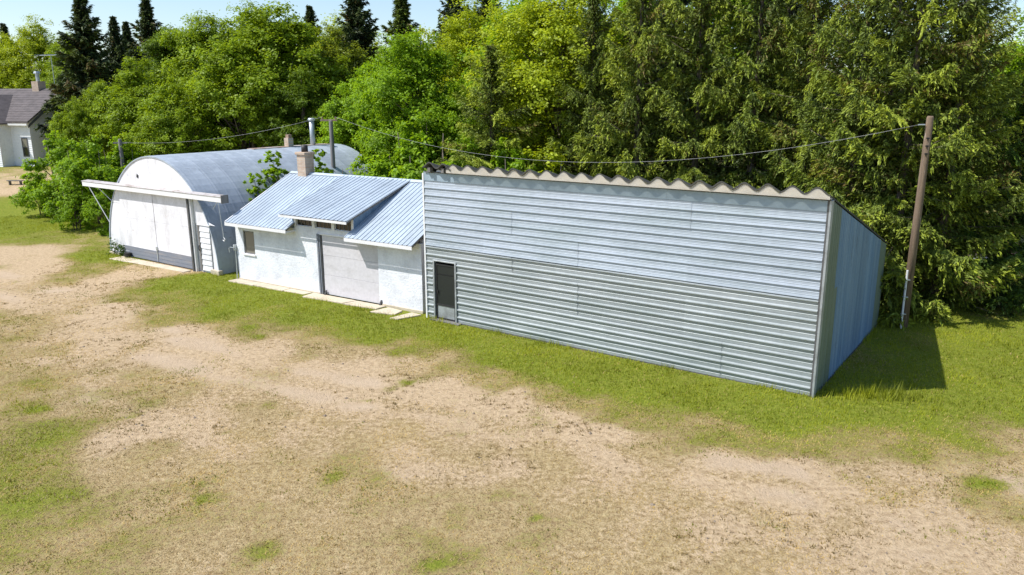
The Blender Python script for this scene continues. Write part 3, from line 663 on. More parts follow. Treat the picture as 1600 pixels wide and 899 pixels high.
for k in range(14):       # shingle courses on the front slope
    t0, t1 = k/14, (k+1)/14; yE = -.45; zE = HH-.45*HR/(HWD/2)*.6
    def P(t, d): return (yE+(HWD/2-yE)*t, zE+(HH+HR+.1-zE)*t+d)
    a, b_ = P(t0, .035), P(t1, .008)
    MB().add([(.42, a[0], a[1]), (-HL-.4, a[0], a[1]), (-HL-.4, b_[0], b_[1]), (.42, b_[0], b_[1]), (.42, a[0], a[1]-.03), (-HL-.4, a[0], a[1]-.03)], [(0, 3, 2, 1), (0, 1, 5, 4)]).build('shingle_course', M['shingle'], rfo)
MB().prism([(.405, -.47, HH-.5), (.405, HWD/2, HH+HR+.08), (.405, HWD/2, HH+HR-.22), (.405, -.47, HH-.72)], (.03, 0, 0)).build('barge_board', M['dark_trim'], hs)
MB().box(-HL, .3, -.50, -.46, HH-.52, HH-.36).build('fascia', M['white_trim'], hs)
hc = MB().box(-3.2, -2.4, 3.4, 4.2, HH+HR-.4, HH+HR+.75).build('chimney', M['brick'], hs)
MB().tube([(-2.8, 3.8, HH+HR+.75), (-2.8, 3.8, HH+HR+1.5)], .16, 10).build('flue', M['galv'], hc)
MB().tube([(-2.8, 3.8, HH+HR+1.45), (-2.8, 3.8, HH+HR+1.65)], [.30, .22], 10).build('flue_cap', M['galv'], hc)
for x, yw in ((-3.7, -1.2), (-1.15, 0.0)):
    q = MB().box(x, x+.10, -.06, -.03, .85, 2.5).box(x+.62, x+.72, -.06, -.03, .85, 2.5).box(x+.10, x+.62, -.06, -.03, 2.4, 2.5).box(x+.10, x+.62, -.06, -.03, .85, .95).box(x+.10, x+.62, -.058, -.032, 1.65, 1.71).build('window', M['dark_trim'], hs); q.location = (0, yw, 0)
    MB().box(x+.10, x+.62, -.05, -.035, .95, 1.65).build('pane', M['dark_glass'], q); MB().box(x+.10, x+.62, -.05, -.035, 1.71, 2.4).build('pane', M['pane'], q)
an = MB().tube([(-2.2, 5.0, HH+HR-.8), (-2.2, 5.0, HH+HR+3.2)], .03, 6).build('antenna', M['galv'], hs)
MB().tube([(-3.6, 5.0, HH+HR+3.1), (-.8, 5.0, HH+HR+3.1)], .025, 6).build('boom', M['galv'], an)
for k in range(7): MB().tube([(-3.5+k*.42, 4.4, HH+HR+3.14), (-3.5+k*.42, 5.6, HH+HR+3.14)], .015, 5).build('element', M['galv'], an)
# projecting cross wing at the left
hv = MB(); hv.box(-8.0, -2.35, -1.2, -.01, -.3, 4.0); hv.prism([(-8.0, -1.2, 4.0), (-2.35, -1.2, 4.0), (-5.17, -1.2, 6.1)], (0, 1.19, 0)); lap_wall(hv, (-8.0, -1.2), (-2.35, -1.2), 0, 4.0); hv.build('wing_wall', M['house_white'], hs)
hr = MB(); hr.prism([(-2.0, -1.5, 3.78), (-5.17, -1.5, 6.22), (-5.17, -1.5, 6.1), (-2.0, -1.5, 3.66)], (0, 5.0, 0)); hr.build('wing_roof', M['shingle'], hs)
hr = MB(); hr.prism([(-8.35, -1.5, 3.78), (-5.175, -1.5, 6.22), (-5.175, -1.5, 6.1), (-8.35, -1.5, 3.66)], (0, 5.0, 0)); hr.build('wing_roof', M['shingle'], hs)
g_ = on_ground(25, 273)
bz_ = float(terrain(x_at(25, 60, 1), 60))
bn = tag(empty('board_bench', (x_at(24, 62, 1), 62, float(terrain(x_at(24, 62, 1), 62)))), 'low dark plank bench on the lawn below the farmhouse', 'bench')
MB().box(-.6, .6, -.15, .15, .30, .36).build('seat', M['grey_wood'], bn)
for x in (-.45, .4): MB().box(x, x+.06, -.13, .13, 0, .30).build('leg', M['grey_wood'], bn)

# ------------------------------------------------------------------ poles and wires
def pole(base, h, r, mat, label, name='utility_pole', lean=(0, 0)):
    e = tag(empty(name, base), label, 'pole')
    MB().tube([(0, 0, -.1), (lean[0]*.5, lean[1]*.5, h*.5), (lean[0], lean[1], h-.06), (lean[0], lean[1], h)], [r, r*.9, r*.78, r*.6], 14).build('shaft', mat, e, True)
    return e
PR = np.array([13.506, 25.933, 0])
p1 = pole(PR, 7.13, .14, M['pole_wood'], 'tall brown wooden pole at the right end of the shed', lean=(.05, 0))
MB().tube([(-.16, -.16, 0), (-.17, -.17, 1.1), (-.17, -.17, 2.05)], .035, 8).build('conduit', M['white_trim'], p1)
for z in (.5, 1.1, 1.7): MB().box(-.215, -.06, -.215, -.1, z, z+.03).build('strap', M['galv'], p1)
MB().tube([(-.1, -.02, 6.85), (-.32, -.03, 6.85)], .025, 8).build('insulator', M['galv'], p1)
for z in (6.4, 6.15, 5.9): MB().box(-.05, .03, -.16, -.10, z, z+.05).build('bolt', M['black'], p1)
mpx, mpy = None, None
dcol = ray(519, 230)
# post behind the garage: on the line 9 m behind the garage front
n_ = np.array([-math.sin(SH_A), math.cos(SH_A), 0]); t = ((SH_O+8.6*n_-np.array([0, 0, CAM_H]))@n_)/(dcol@n_); PM = np.array([0, 0, CAM_H])+t*dcol
PMH = z_at(188, PM[1])
p2 = pole((PM[0], PM[1], 0), PMH, .135, M['grey_wood'], 'slim grey pole with rusty top behind the garage roof')
MB().box(-.55, .35, -.06, .06, PMH-.03, PMH+.06).build('crossarm', M['rust'], p2)
for x in (-.45, .25): MB().tube([(x, 0, PMH+.06), (x, 0, PMH+.2)], .035, 8).build('insulator', M['rust'], p2)
PLY = 52.0; PLX = x_at(187, PLY, 5); PLH = z_at(216, PLY)
p3 = pole((PLX, PLY, float(terrain(PLX, PLY))), PLH-float(terrain(PLX, PLY)), .15, M['grey_wood'], 'pale grey pole rising behind the left of the arched hut')
MB().box(-.45, .45, -.05, .05, PLH-.35, PLH-.25).build('crossarm', M['grey_wood'], p3)
def wire(a, b_, sag, label, r=.014):
    pts = []
    for k in range(25):
        t_ = k/24; p = np.array(a)*(1-t_)+np.array(b_)*t_; p[2] -= sag*4*t_*(1-t_); pts.append(p)
    tag(MB().tube(pts, r, 6).build('overhead_wire', M['wire'], None, True), label, 'wire', 'overhead wires between the poles')
wire(PR+[-.32, -.03, 6.85], (PM[0]+.25, PM[1], PMH+.18), 1.75, 'pale overhead wire from the brown pole across the spruces', .0055)
wire((PM[0]-.45, PM[1], PMH+.18), (PLX+.3, PLY, PLH-.24), .45, 'thin overhead wire above the arched hut roof', .0055)

# ------------------------------------------------------------------ trees
def basis(n):
    a = np.where(np.abs(n[:, 2:3]) < .9, np.array([[0, 0, 1.]]), np.array([[1., 0, 0]]))
    u = np.cross(n, a); u /= np.linalg.norm(u, axis=1, keepdims=True)+1e-9
    return u, np.cross(n, u)
def leaf_arrays(P, n, u, l, w_, bend=0.15):
    """diamond leaves: centre P, normal n, axis u, length l, width w_"""
    v = np.cross(n, u)
    l = l[:, None]; w_ = w_[:, None]
    A = P-u*l*.5; B = P+v*w_*.5+n*l*bend*.6; C = P+u*l*.5-n*l*bend; D = P-v*w_*.5+n*l*bend*.6
    V = np.stack([A, B, C, D], 1).reshape(-1, 3); F = np.arange(len(P)*4).reshape(-1, 4)
    return V, F
def norm(a): return a/(np.linalg.norm(a, axis=1, keepdims=True)+1e-9)
def broadleaf(seed, H, W, nl, ls, low=0.12, nlobe=46, stems=1, sub=16, loose=1.0):
    g = np.random.RandomState(seed)
    zc = H*(low+1)/2; rz = H*(1-low)/2; rx = W/2
    th = g.rand(nlobe)*2*np.pi; cz = g.uniform(-.95, 1, nlobe); rad = np.sqrt(1-cz**2)
    rr = g.uniform(.45, 1.0, nlobe)**.6
    shape = 1-.25*np.maximum(0, cz)-.18*np.maximum(0, -cz)
    lob = np.stack([np.cos(th)*rad*rr*rx*.82*shape, np.sin(th)*rad*rr*rx*.82*shape, zc+cz*rr*rz*.86], 1)
    lob[:2] = [[0, 0, H-.14*rz], [rx*.12, rx*.1, H*.8]]
    lr = W*g.uniform(.09, .19, nlobe)
    ns = nlobe*sub; li = np.repeat(np.arange(nlobe), sub)
    d = norm(g.normal(size=(ns, 3))); d[:, 2] = np.where(g.rand(ns) < .75, np.abs(d[:, 2]), d[:, 2])
    sc = lob[li]+d*lr[li][:, None]*g.uniform(.55, 1.15, (ns, 1))*loose
    si = g.randint(0, ns, nl)
    P = sc[si]+g.normal(size=(nl, 3))*np.array([1, 1, .75])*W*.021*g.uniform(.5, 1.6, (ns, 1))[si]
    ctr = np.array([0, 0, zc*.8])
    n = norm(norm(P-lob[li[si]])*.6+norm(P-ctr)*.4+np.array([0, 0, .55])+g.normal(size=(nl, 3))*.55)
    u0, v0 = basis(n); a = g.rand(nl)*2*np.pi
    u = u0*np.cos(a)[:, None]+v0*np.sin(a)[:, None]
    u[:, 2] -= .25; u = norm(u-n*(u*n).sum(1, keepdims=True))
    l = ls*g.uniform(.6, 1.35, nl); V, F = leaf_arrays(P, n, u, l, l*g.uniform(.5, .8, nl))
    tint = np.clip(.5+.16*g.normal(size=ns)[si]+.2*g.normal(size=nl), 0, 1)
    me = np_mesh('crown', V, F, M['leaf'], [('tint', np.repeat(tint, 4)), ('brown', np.zeros(nl*4))])
    tb = MB(); 
    r0 = max(.05, .018*H)
    for s_ in range(stems):
        an_ = s_*2.1; ox = .0 if stems == 1 else .25*math.cos(an_); oy = .0 if stems == 1 else .25*math.sin(an_)
        tb.tube([(ox, oy, -.2), (ox*1.5+.02*H, oy*1.5, H*.25), (ox*3, oy*3+.01*H, H*.5), (ox*3.5, oy*3.5, H*.85)], [r0*1.3/stems**.5, r0/stems**.5, r0*.7/stems**.5, r0*.15], 8)
    for i in range(min(nlobe, 26)):
        p = lob[i]; z0 = max(H*.12, p[2]-.35*H*g.uniform(.5, 1))
        z0 = min(z0, H*.75); mid = np.array([p[0]*.45, p[1]*.45, (z0+p[2])/2+.02*H])
        tb.tube([(0.01*H, 0, z0), mid, p], [r0*.45, r0*.28, r0*.08], 5)
    tm = tb.mesh('trunk', M['trunk'], True)
    return me, tm, H
def spruce(seed, H, Rr, dens=1.0, droop=.25, el=.20, low=.02, gap=.5, clump=1.0):
    """whorled boughs; each bough a drooping spray of brush-like twigs"""
    g = np.random.RandomState(seed); Ps, Ds, Ls, Ts, Bs = [], [], [], [], []
    tb = MB(); tb.tube([(0, 0, -.2), (0, 0, H*.4), (0, 0, H*.8), (0, 0, H*.985)], [H*.016, H*.011, H*.005, .01], 8)
    z = low*H
    while z < H*.99:
        f = z/H; Lmax = Rr*(1-f)**.72*(1 if f > .12 else .72+2.3*f)
        nb_ = int(7+2.5*(1-f)); a0 = g.rand()*6.28
        for k in range(nb_):
            a = a0+k*6.283/nb_+g.normal()*.25; L_ = max(.22, Lmax*(g.uniform(.85, 1.25) if g.rand() < .55 else g.uniform(.35, .8))); zz = z+g.uniform(-.28, .28)
            d = np.array([math.cos(a), math.sin(a), 0]); sd = np.array([-d[1], d[0], 0])
            up = .45*f-droop*(1-f)+g.normal()*.07; tipup = g.uniform(.1, .28)
            def ax(s_):
                s_ = np.asarray(s_, float); return np.stack([d[0]*s_*L_, d[1]*s_*L_, zz+L_*(up*s_+tipup*s_**3)], -1)
            if L_ > .9 and g.rand() < .3: tb.tube([ax(q) for q in (0., .4, .85)], [.035, .022, .008], 4)
            brown = g.rand() < .07; tbr = g.normal()*.2
            ntw = max(5, int(L_/.095*dens)); s_ = np.repeat(np.linspace(0, 1, ntw)**.75*.88+.12, 2)+g.normal(size=2*ntw)*.015; side = np.tile([-1., 1.], ntw)
            tl = np.clip(L_*(.07+.25*np.sin(np.pi*np.clip(s_, 0, 1)**1.5))*g.uniform(.45, 1.3, 2*ntw), .12, .95)
            hang = np.where(g.rand(2*ntw) < .25, g.uniform(-1.1, -.4, 2*ntw), g.uniform(-.32, .08, 2*ntw))
            td = d[None]*.85+sd[None]*(side*g.uniform(.25, 1.0, 2*ntw))[:, None]; td[:, 2] = hang; td = norm(td)
            m_ = np.maximum(3, (tl/.05*dens).astype(int)); idx = np.repeat(np.arange(2*ntw), m_); n_ = len(idx)
            q = g.rand(n_)
            pp = ax(s_)[idx]+td[idx]*(q*tl[idx])[:, None]; pp[:, 2] -= .22*(q**2)*tl[idx]
            Ps.append(pp+g.normal(size=(n_, 3))*.025); Ds.append(norm(td[idx]+g.normal(size=(n_, 3))*.38)); Ls.append(el*g.uniform(.6, 1.3, n_))
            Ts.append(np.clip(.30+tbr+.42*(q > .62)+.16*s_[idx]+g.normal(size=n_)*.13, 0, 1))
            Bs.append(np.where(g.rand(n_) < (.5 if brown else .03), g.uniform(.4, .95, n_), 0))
        n_ = int(230*dens); an_ = g.rand(n_)*6.283; rr_ = .12+Lmax*g.uniform(.0, .36, n_)       # short shoots close to the stem
        Ps.append(np.stack([np.cos(an_)*rr_, np.sin(an_)*rr_, z+g.uniform(-.4, .4, n_)-.2*rr_], 1)); Ds.append(norm(np.stack([np.cos(an_), np.sin(an_), g.normal(size=n_)*.5-.2], 1)))
        Ls.append(el*g.uniform(1.0, 1.8, n_)); Ts.append(np.clip(.3+g.normal(size=n_)*.15, 0, 1)); Bs.append(np.where(g.rand(n_) < .12, .6, 0))
        z += gap*g.uniform(.75, 1.25)*(.6+.4*(1-f))
    P = np.concatenate(Ps); D = np.concatenate(Ds); L_ = np.concatenate(Ls); T_ = np.concatenate(Ts); B_ = np.concatenate(Bs)
    n = norm(g.normal(size=P.shape)*.6+np.array([0, 0, .8])+norm(P*[1, 1, 0])*.3); n = norm(n-D*(n*D).sum(1, keepdims=True))
    V, F = leaf_arrays(P, n, D, L_, L_*g.uniform(.19, .31, len(L_)), .10)
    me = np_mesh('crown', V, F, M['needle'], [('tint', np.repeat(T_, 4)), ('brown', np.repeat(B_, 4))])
    return me, tb.mesh('trunk', M['trunk'], True), H
K = {}
K['b0'] = broadleaf(1, 12, 8.5, 72000, .165, .10, 56, 1, 20); K['b1'] = broadleaf(2, 13, 7.5, 66000, .16, .08, 60, 1, 20); K['b2'] = broadleaf(3, 11, 8.5, 66000, .165, .04, 56, 2, 18, 1.15)
K['b3'] = broadleaf(8, 12, 8.0, 76000, .135, .06, 76, 1, 20, 1.1)
K['h0'] = broadleaf(4, 4.0, 4.6, 20000, .135, .0, 30, 3, 14); K['h1'] = broadleaf(5, 4.2, 4.0, 19000, .125, .0, 26, 3, 14, 1.2)
K['sap'] = broadleaf(6, 3.2, 1.2, 1100, .13, .2, 14, 2, 6, 1.5)
K['s0'] = spruce(11, 16, 4.1, 1.0, .30, .20, .02, .72); K['s1'] = spruce(12, 15, 3.8, 1.0, .20, .20, .02, .70); K['s2'] = spruce(13, 14, 3.9, .95, .40, .21, .02, .76)
K['s3'] = spruce(14, 16, 3.6, .75, .12, .42, .03, .5)
bpy_names = {'b': 'broadleaf_tree', 'h': 'shrub', 's': 'spruce_tree'}
def tree(kind, px, Yd, topy, label, color, wf=1.0, rot=None, group=None, base_z=None):
    me, tm, H0 = K[kind]
    zt = z_at(topy, Yd); x = x_at(px, Yd, (zt+2)/2); bz0 = float(terrain(x, Yd)); h = zt-bz0
    name = 'sapling' if kind == 'sap' else bpy_names[kind[0]]
    e = empty(name, (x, Yd, bz0), rs.uniform(0, 6.28) if rot is None else rot)
    tag(e, label, {'spruce_tree': 'spruce tree', 'broadleaf_tree': 'tree', 'shrub': 'shrub', 'sapling': 'sapling'}[name], group)
    s_ = h/H0; e.scale = (s_*wf, s_*wf, s_)
    c = link('crown', me, e); c.location = (0, 0, -.10*H0 if kind[0] == 'h' else 0); c.color = (*color, 1); link('trunk', tm, e)
    return e
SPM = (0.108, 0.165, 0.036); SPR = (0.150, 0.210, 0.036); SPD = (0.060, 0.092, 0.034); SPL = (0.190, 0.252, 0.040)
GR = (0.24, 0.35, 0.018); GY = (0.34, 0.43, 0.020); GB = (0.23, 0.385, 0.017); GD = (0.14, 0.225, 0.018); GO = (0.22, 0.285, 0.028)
GRP_S = 'spruces standing behind the metal shed'; GRP_B = 'leafy trees of the shelter belt'; GRP_F = 'far trees on the skyline'; GRP_H = 'shrubs growing round the buildings'
TREES = [
 ('s0', 925, 39.5, -40, 'first dark spruce right of the tall yellow-green tree', SPR, .8, GRP_S),
 ('s1', 1000, 37.5, -170, 'spruce behind the middle of the wavy shed roof', SPL, .76, GRP_S),
 ('s0', 1095, 36.5, -220, 'broad spruce behind the right half of the shed roof', SPL, .74, GRP_S),
 ('s2', 1185, 35.5, -200, 'drooping spruce left of the shed roof\'s right corner', SPR, .74, GRP_S),
 ('s0', 1270, 33.8, -240, 'spruce rising directly above the shed\'s right front corner', SPL, .72, GRP_S),
 ('s1', 1350, 30.2, -230, 'spruce just left of the brown wooden pole', SPR, .74, GRP_S),
 ('s2', 1432, 28.8, -230, 'spruce directly behind the brown wooden pole', SPL, .8, GRP_S),
 ('s0', 1500, 28.6, -120, 'large spruce just right of the brown wooden pole', SPL, .9, GRP_S),
 ('s1', 1595, 28.6, 80, 'shorter green spruce at the right edge of the picture', (0.07, 0.13, 0.02), 1.0, GRP_S),
 ('s1', 1050, 45, -190, 'second row spruce top between the two middle spruces', SPD, 1.0, GRP_S),  # this row's dark leaf colour stands in for shaded gaps between front crowns
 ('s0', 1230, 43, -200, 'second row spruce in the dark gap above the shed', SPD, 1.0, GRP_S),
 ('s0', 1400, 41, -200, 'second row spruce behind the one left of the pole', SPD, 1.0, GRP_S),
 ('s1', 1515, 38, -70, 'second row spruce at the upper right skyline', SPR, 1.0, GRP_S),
 ('b1', 1612, 41, 12, 'bright green leafy tree at the top right corner', GB, 1.1, GRP_B),
 ('b3', 880, 43.5, -40, 'tall yellow-green leafy tree left of the spruces', GY, 1.1, GRP_B),
 ('b1', 985, 50, -60, 'green leafy tree seen between the first two spruces', GB, 1.0, GRP_B),
 ('b0', 1150, 52, -50, 'leafy tree glimpsed behind the spruce row', GB, 1.1, GRP_B),
 ('b0', 810, 49, 0, 'bright leafy tree behind the layered spruce', GB, 1.0, GRP_B),
 ('b3', 735, 54, 14, 'rounded lime green tree behind the layered spruce', GY, 1.05, GRP_B),
 ('s2', 768, 40.2, 66, 'layered spruce with drooping branches among leafy trees', (0.21, 0.28, 0.046), 1.25, GRP_S),
 ('b0', 655, 45.5, 58, 'large bright green leafy tree behind the garage ridge', GB, 1.0, GRP_B),
 ('b2', 588, 51, 100, 'leafy tree left of the large bright one', GB, .95, GRP_B),
 ('b2', 700, 44, 150, 'bright leafy tree beside the shed\'s left roof corner', GB, .85, GRP_B),
 ('b1', 520, 63, 40, 'olive leafy tree above the hut\'s flue pipes', GO, 1.05, GRP_B),
 ('b0', 440, 58.5, 14, 'big rounded leafy tree above the arched hut', GR, 1.2, GRP_B),
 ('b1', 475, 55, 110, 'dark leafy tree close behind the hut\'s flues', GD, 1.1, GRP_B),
 ('b2', 375, 56.5, 75, 'mid green leafy tree above the hut\'s ridge', GR, 1.1, GRP_B),
 ('b0', 330, 61, 30, 'leafy tree with ragged top above the hut front', GR, 1.0, GRP_B),
 ('b2', 275, 54.5, 130, 'bright bushy tree just behind the hut\'s white front', GR, .95, GRP_B),
 ('b1', 222, 58, 88, 'leafy tree rising left of the arched hut', GR, 1.1, GRP_B),
 ('b0', 275, 72, 48, 'leafy tree below the left skyline spruce', GD, 1.1, GRP_B),
 ('b3', 395, 76, 16, 'pale ragged treetop on the left skyline', GR, 1.1, GRP_F),
 ('b3', 545, 80, 30, 'low rounded lime tree on the skyline', GY, 1.3, GRP_F),
 ('b0', 170, 66, 130, 'leafy tree between the dark spruce and the hut', GR, 1.0, GRP_B),
 ('s3', 140, 72, -8, 'tall dark spruce beside the farmhouse', SPD, 1.25, GRP_F),
 ('s3', 240, 88, 2, 'sharp dark spruce on the left skyline', SPD, 1.25, GRP_F),
 ('s3', 188, 98, 28, 'left one of two small dark spruce tops', SPD, 1.0, GRP_F),
 ('s3', 207, 100, 36, 'right one of two small dark spruce tops', SPD, 1.0, GRP_F),
 ('s3', 490, 96, 12, 'small lone spruce tip on the middle skyline', SPD, 1.0, GRP_F),
 ('s3', 560, 70, -22, 'tall dark clumpy spruce on the middle skyline', SPD, 1.2, GRP_F),
 ('s3', 632, 64, -4, 'green spruce beside the tall dark clumpy one', (0.10, 0.15, 0.03), 1.25, GRP_F),
 ('s3', 712, 72, -30, 'left one of the dark spruces cut by the top edge', SPD, 1.1, GRP_F),
 ('s3', 765, 68, -30, 'right one of the dark spruces cut by the top edge', SPD, 1.1, GRP_F),
 ('s3', 18, 110, 38, 'dark spruce far behind the farmhouse', SPD, 1.0, GRP_F),
 ('b3', 68, 95, 34, 'pale leafy tree behind the farmhouse chimney', GY, 1.1, GRP_F),
 ('b0', 112, 92, 58, 'leafy tree behind the farmhouse\'s right gable', GR, 1.0, GRP_F),
 ('b1', -10, 96, 42, 'leafy tree at the far left edge behind the farmhouse', GR, 1.0, GRP_F),
 ('b2', 120, 60, 158, 'leafy tree before the farmhouse gable', GR, .8, GRP_B),
 ('h0', 60, 52, 265, 'small shrub at the left end of the hedge', GB, 1.0, GRP_H),
 ('h1', 92, 51, 205, 'loose shrub before the farmhouse gable', GB, .95, GRP_H),
 ('h0', 138, 49, 212, 'tall shrub in the middle of the left hedge', GB, .9, GRP_H),
 ('h1', 190, 52.5, 214, 'shrub touching the hut\'s left side', GB, .95, GRP_H),
 ('h0', 112, 46.5, 285, 'low rounded shrub in front of the left hedge', GB, .95, GRP_H),
 ('h1', 158, 44.8, 298, 'low shrub next to the hut\'s white front', GB, .9, GRP_H),
 ('h0', 668, 42, 175, 'bright shrub behind the garage\'s ridge', GB, 1.0, GRP_H),
 ('h1', 640, 41.5, 215, 'bright shrub at the garage\'s right ridge end', GB, 1.0, GRP_H),
 ('h0', 728, 40, 212, 'bright shrub behind the shed\'s left roof edge', GB, 1.0, GRP_H),
 ('h1', 790, 39, 218, 'bright shrub below the layered spruce', GB, 1.0, GRP_H),
 ('h0', 590, 49.5, 205, 'shrub beside the hut\'s far end', GR, 1.0, GRP_H),
 ('h0', 850, 38.5, 225, 'yellow-green shrub at the foot of the tall yellow tree', GY, 1.0, GRP_H),
 ('sap', 430, 38.6, 238, 'thin sapling left of the brick chimney', GB, 1.0, GRP_H),
 ('sap', 500, 37.6, 236, 'thin sapling right of the brick chimney', GB, .9, GRP_H),
 ('sap', 400, 37.4, 272, 'small sapling between hut and garage', GB, 1.0, GRP_H),
 ('h1', 1560, 34, 390, 'low dark shrub under the right spruces', GD, 1.1, GRP_H),
 ('h1', 1375, 31.8, 420, 'low shrub behind the shed\'s rear corner', GD, 1.0, GRP_H),
]
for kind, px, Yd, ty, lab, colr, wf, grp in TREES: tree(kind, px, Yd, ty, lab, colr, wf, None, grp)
# far wood closing the view between the trees
g = np.random.RandomState(77); nf = 90000; ncl = 1300
ca = g.uniform(-1.05, 1.0, ncl); cd = g.uniform(118, 165, ncl)
cx_ = ca*cd*.75; cz_ = g.uniform(0, 1, ncl)**.7*16*(.75+.25*np.sin(cx_*.11)+.15*np.sin(cx_*.31))+1.5
ci = g.randint(0, ncl, nf); P = np.stack([cx_, cd, cz_], 1)[ci]+g.normal(size=(nf, 3))*np.array([1.6, 1.6, 1.1])
P[:, 2] = np.maximum(P[:, 2], .6)
n = norm(np.array([0, -.4, .8])+g.normal(size=(nf, 3))*.6); u, _ = basis(n); l = g.uniform(.35, .75, nf)
V, F = leaf_arrays(P, n, u, l, l*.7)
fw = link('far_wood', np_mesh('far_wood', V, F, M['leaf'], [('tint', np.repeat(g.rand(nf), 4)), ('brown', np.zeros(nf*4))])); fw.color = (0.07, 0.125, 0.018, 1)
tag(fw, 'distant green woodland closing the view behind the trees', 'woodland', kind='stuff')

# ------------------------------------------------------------------ grass, stubble, stones
def footprint(x, y):
    a, b_ = loc2(SH_O, SH_A, x, y); k = (a > -.02) & (a < SH_L+.02) & (b_ > -.04) & (b_ < SH_D)
    a, b_ = loc2(ST_O, ST_A, x, y); k |= (a > -.1) & (a < ST_L) & (b_ > -.5) & (b_ < 7)
    a, b_ = loc2(QU_O, QU_A, x, y); k |= (a > 0) & (a < QU_W) & (b_ > -.1) & (b_ < QU_D)
    return k
def blades(name, n_c, x0, x1, y0, y1, prob, hgt, wid, colr, label, cat, seed, lean=.5, spread=.05, per=3):
    g = np.random.RandomState(seed); x = g.uniform(x0, x1, n_c); y = g.uniform(y0, y1, n_c)
    vis = (np.abs(x) < y*.72+3); x, y = x[vis], y[vis]
    pr, hh = prob(x, y); keep = (g.rand(len(x)) < pr) & ~footprint(x, y); x, y, hh = x[keep], y[keep], hh[keep]
    x = np.repeat(x, per)+g.normal(size=len(x)*per)*spread; y = np.repeat(y, per)+g.normal(size=len(y)*per)*spread; hh = np.repeat(hh, per); n_ = len(x)
    z = terrain(x, y)+.05*(fbm(x, y, 2.5, 3, 31)-.5)*(y < 60)-.005
    a = g.rand(n_)*6.28; h = hgt*hh*g.uniform(.5, 1.4, n_); w_ = wid*g.uniform(.6, 1.4, n_)
    s_ = np.stack([np.cos(a), np.sin(a), a*0], 1); ln = np.stack([np.cos(a+1.5), np.sin(a+1.5), a*0], 1)*(lean*h*g.uniform(.3, 1.5, n_))[:, None]
    B = np.stack([x, y, z], 1); Tp = B+ln; Tp[:, 2] += h
    V = np.stack([B-s_*w_[:, None]/2, B+s_*w_[:, None]/2, Tp], 1).reshape(-1, 3)
    tn = np.clip(.5+(fbm(x, y, 1.3, 3, seed)-.5)*1.3+g.normal(size=n_)*.2, 0, 1)
    dry_ = np.clip((fbm(x, y, .9, 3, seed+3)-.52)*3, 0, .6)
    o = link(name, np_mesh(name, V, np.arange(n_*3).reshape(-1, 3), M['grass'], [('tint', np.repeat(tn, 3)), ('brown', np.repeat(dry_*0, 3))])); o.color = (*colr, 1)
    tag(o, label, cat, kind='stuff'); return n_
def lawn(x, y):
    g_, s_ = cover(x, y); a, b_ = loc2(SH_O, SH_A, x, y)
    t1, t2 = on_ground(1348, 622), on_ground(1405, 626)
    tuft = np.exp(-(((x-t1[0])/.9)**2+((y-t1[1])/.32)**2))+np.exp(-(((x-t2[0])/.6)**2+((y-t2[1])/.28)**2))
    def foot(O, A, L_, d0, d1):
        p, q = loc2(O, A, x, y); return (q > d0) & (q < d1) & (p > -.2) & (p < L_+.2)
    gate = smooth(.42, .7, fbm(x, y, .7, 3, 81))
    p, q = loc2(SH_O, SH_A, x, y); side_ = (p > SH_L) & (p < SH_L+.25) & (q > 0) & (q < SH_D)
    edge = (foot(SH_O, SH_A, SH_L, -.28, 0)*1.8+foot(ST_O, ST_A, ST_L, -1.0, -.4)*.8+foot(QU_O, QU_A, QU_W, -1.2, 0)*.8+side_*2.2)*gate
    return smooth(.25, .85, g_)*np.clip(26/y, .35, 1), .8+.5*smooth(.7, 1, g_)+5*tuft+edge+.5*(fbm(x, y, 1.0, 3, 41) > .62)
c1 = blades('lawn_grass', 330000, -34, 26, 14, 52, lawn, .052, .018, (0.27, 0.31, 0.022), 'short green lawn grass along the front of the buildings', 'grass', 51)
def stub(x, y):
    g_, s_ = cover(x, y); return (1-smooth(.1, .35, track_mask(x, y)))*np.clip((1-smooth(.45, .8, s_))*(1-smooth(.5, .9, g_))*.9+.05, 0, 1)*np.clip(22/y, .2, 1), .7+.6*g_
c2 = blades('dry_stubble', 330000, -22, 20, 10.5, 42, stub, .034, .018, (0.44, 0.34, 0.155), 'dry tan mown stubble scattered over the yard', 'dry grass', 52, 1.6, .05, 2)
def weeds(x, y):
    g_, s_ = cover(x, y); f_ = fbm(x, y, .8, 3, 61)
    return ((f_ > .60)*(g_ > .12)*.8+(f_ > .74)*.5)*(1-smooth(.6, .9, g_)), 1+0*x
c3 = blades('green_weeds', 90000, -20, 20, 10.5, 40, weeds, .04, .024, (0.20, 0.215, 0.03), 'scattered olive green weeds in the dry yard', 'weeds', 53)
def tufts(x, y):
    g_, s_ = cover(x, y); f_ = fbm(x, y, 1.6, 4, 91)
    return (smooth(.40, .62, f_)*smooth(.15, .5, s_)*.75+.06)*(1-smooth(.1, .35, track_mask(x, y))), .7+.6*(f_ > .6)
c4 = blades('dead_tufts', 26000, -22, 20, 10.5, 42, tufts, .036, .022, (0.21, 0.155, 0.06), 'small dead brown grass tufts dotting the bare dirt', 'dead grass', 54, .9, .04, 8)
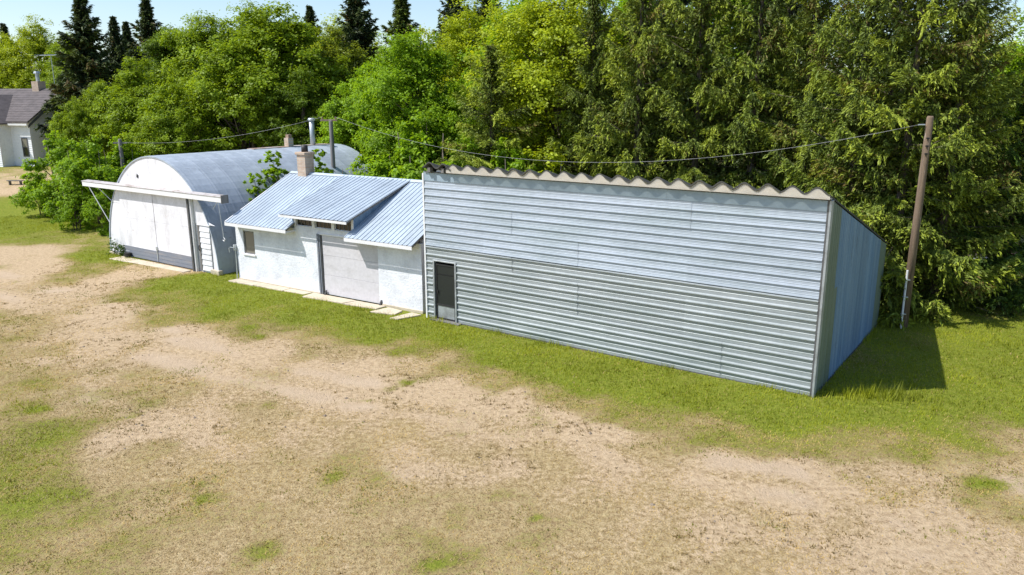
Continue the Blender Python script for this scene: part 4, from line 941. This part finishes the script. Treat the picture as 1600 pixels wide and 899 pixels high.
# clods and stones in one object
g = np.random.RandomState(9); mb = MB()
oct_v = np.array([(1, 0, 0), (-1, 0, 0), (0, 1, 0), (0, -1, 0), (0, 0, 1), (0, 0, -1)], float); oct_f = [(0, 2, 4), (2, 1, 4), (1, 3, 4), (3, 0, 4), (2, 0, 5), (1, 2, 5), (3, 1, 5), (0, 3, 5)]
yv = g.uniform(11, 38, 2600); xv = g.uniform(-.7, .7, 2600)*yv
gg, ss = cover(xv, yv); ok_ = (ss > .35) & ~footprint(xv, yv)
for x_, y_ in zip(xv[ok_], yv[ok_]):
    s_ = g.uniform(.010, .034)*(1 if g.rand() < .95 else 1.8)
    mb.add(oct_v*s_*g.uniform(.6, 1.3, (6, 1))*[1, 1, .7]+[x_, y_, .002], oct_f)
tag(mb.build('stones', M['stone']), 'small brown clods and stones scattered on bare dirt', 'stones', kind='stuff')
# weeds at the hut's foot
def weed_plant(px, py, h, label):
    p = on_ground(px, py); e = tag(empty('weed_plant', p), label, 'plant', 'weeds at the foot of the hut')
    g = np.random.RandomState(int(px)); n_ = 160; P = g.normal(size=(n_, 3))*[.16, .16, .22]*h/.6+[0, 0, h*.5]; P[:, 2] = np.abs(P[:, 2])+.03
    n = norm(g.normal(size=(n_, 3))*.6+[0, -.3, .7]); u, _ = basis(n); l = g.uniform(.08, .16, n_); V, F = leaf_arrays(P, n, u, l, l*.6)
    o = link('leaves', np_mesh('leaves', V, F, M['leaf'], [('tint', np.repeat(g.rand(n_), 4)), ('brown', np.zeros(n_*4))]), e); o.color = (.06, .12, .02, 1)
    tb = MB()
    for k in range(5): tb.tube([(0, 0, -.02), (g.normal()*.1, g.normal()*.1, h*.9)], [.008, .004], 4)
    tb.build('stems', M['grass'], e)
weed_plant(180, 396, .7, 'leafy weed at the hut\'s left corner'); weed_plant(193, 399, .5, 'small weed between hut corner and grey door boards')
bk = tag(empty('black_bucket', on_ground(200, 402)), 'small black bucket by the hut\'s grey door boards', 'bucket')
MB().tube([(0, 0, 0), (0, 0, .26)], [.13, .17], 12).build('body', M['black'], bk)
MB().tube([(-.17, 0, .25), (-.1, 0, .36), (.1, 0, .36), (.17, 0, .25)], .008, 5).build('handle', M['galv'], bk)
# boards and a leaning pole under the spruces at the right
lp = tag(empty('lumber_pile', (x_at(1568, 33, 1.4), 33.0, 0), R(-12)), 'pile of old pale and reddish boards under the right spruces', 'lumber pile')
for k in range(9):
    z0 = .9+.16*(k//2); MB().box(-1.5+.2*rs.random(), 1.5+.3*rs.random(), -.35+.4*(k % 2), -.02+.4*(k % 2), z0, z0+.13).build('board', M['red_board'] if k % 3 else M['white_trim'], lp)
for x in (-1.2, 0, 1.2): MB().box(x, x+.2, -.3, .3, 0, .9).build('support', M['grey_wood'], lp)
b0_ = on_ground(1568, 440); tag(MB().tube([b0_-[0, 0, .1], b0_+[1.2, -.2, 1.5]], [.05, .04], 8).build('leaning_post', M['dark_trim']), 'thin dark post leaning at the right edge under trees', 'post')
print('blades', c1, c2, c3, 'tris', sum(len(me.polygons)*(2 if len(me.polygons) and me.polygons[0].loop_total == 4 else 1) for me in bpy.data.meshes))
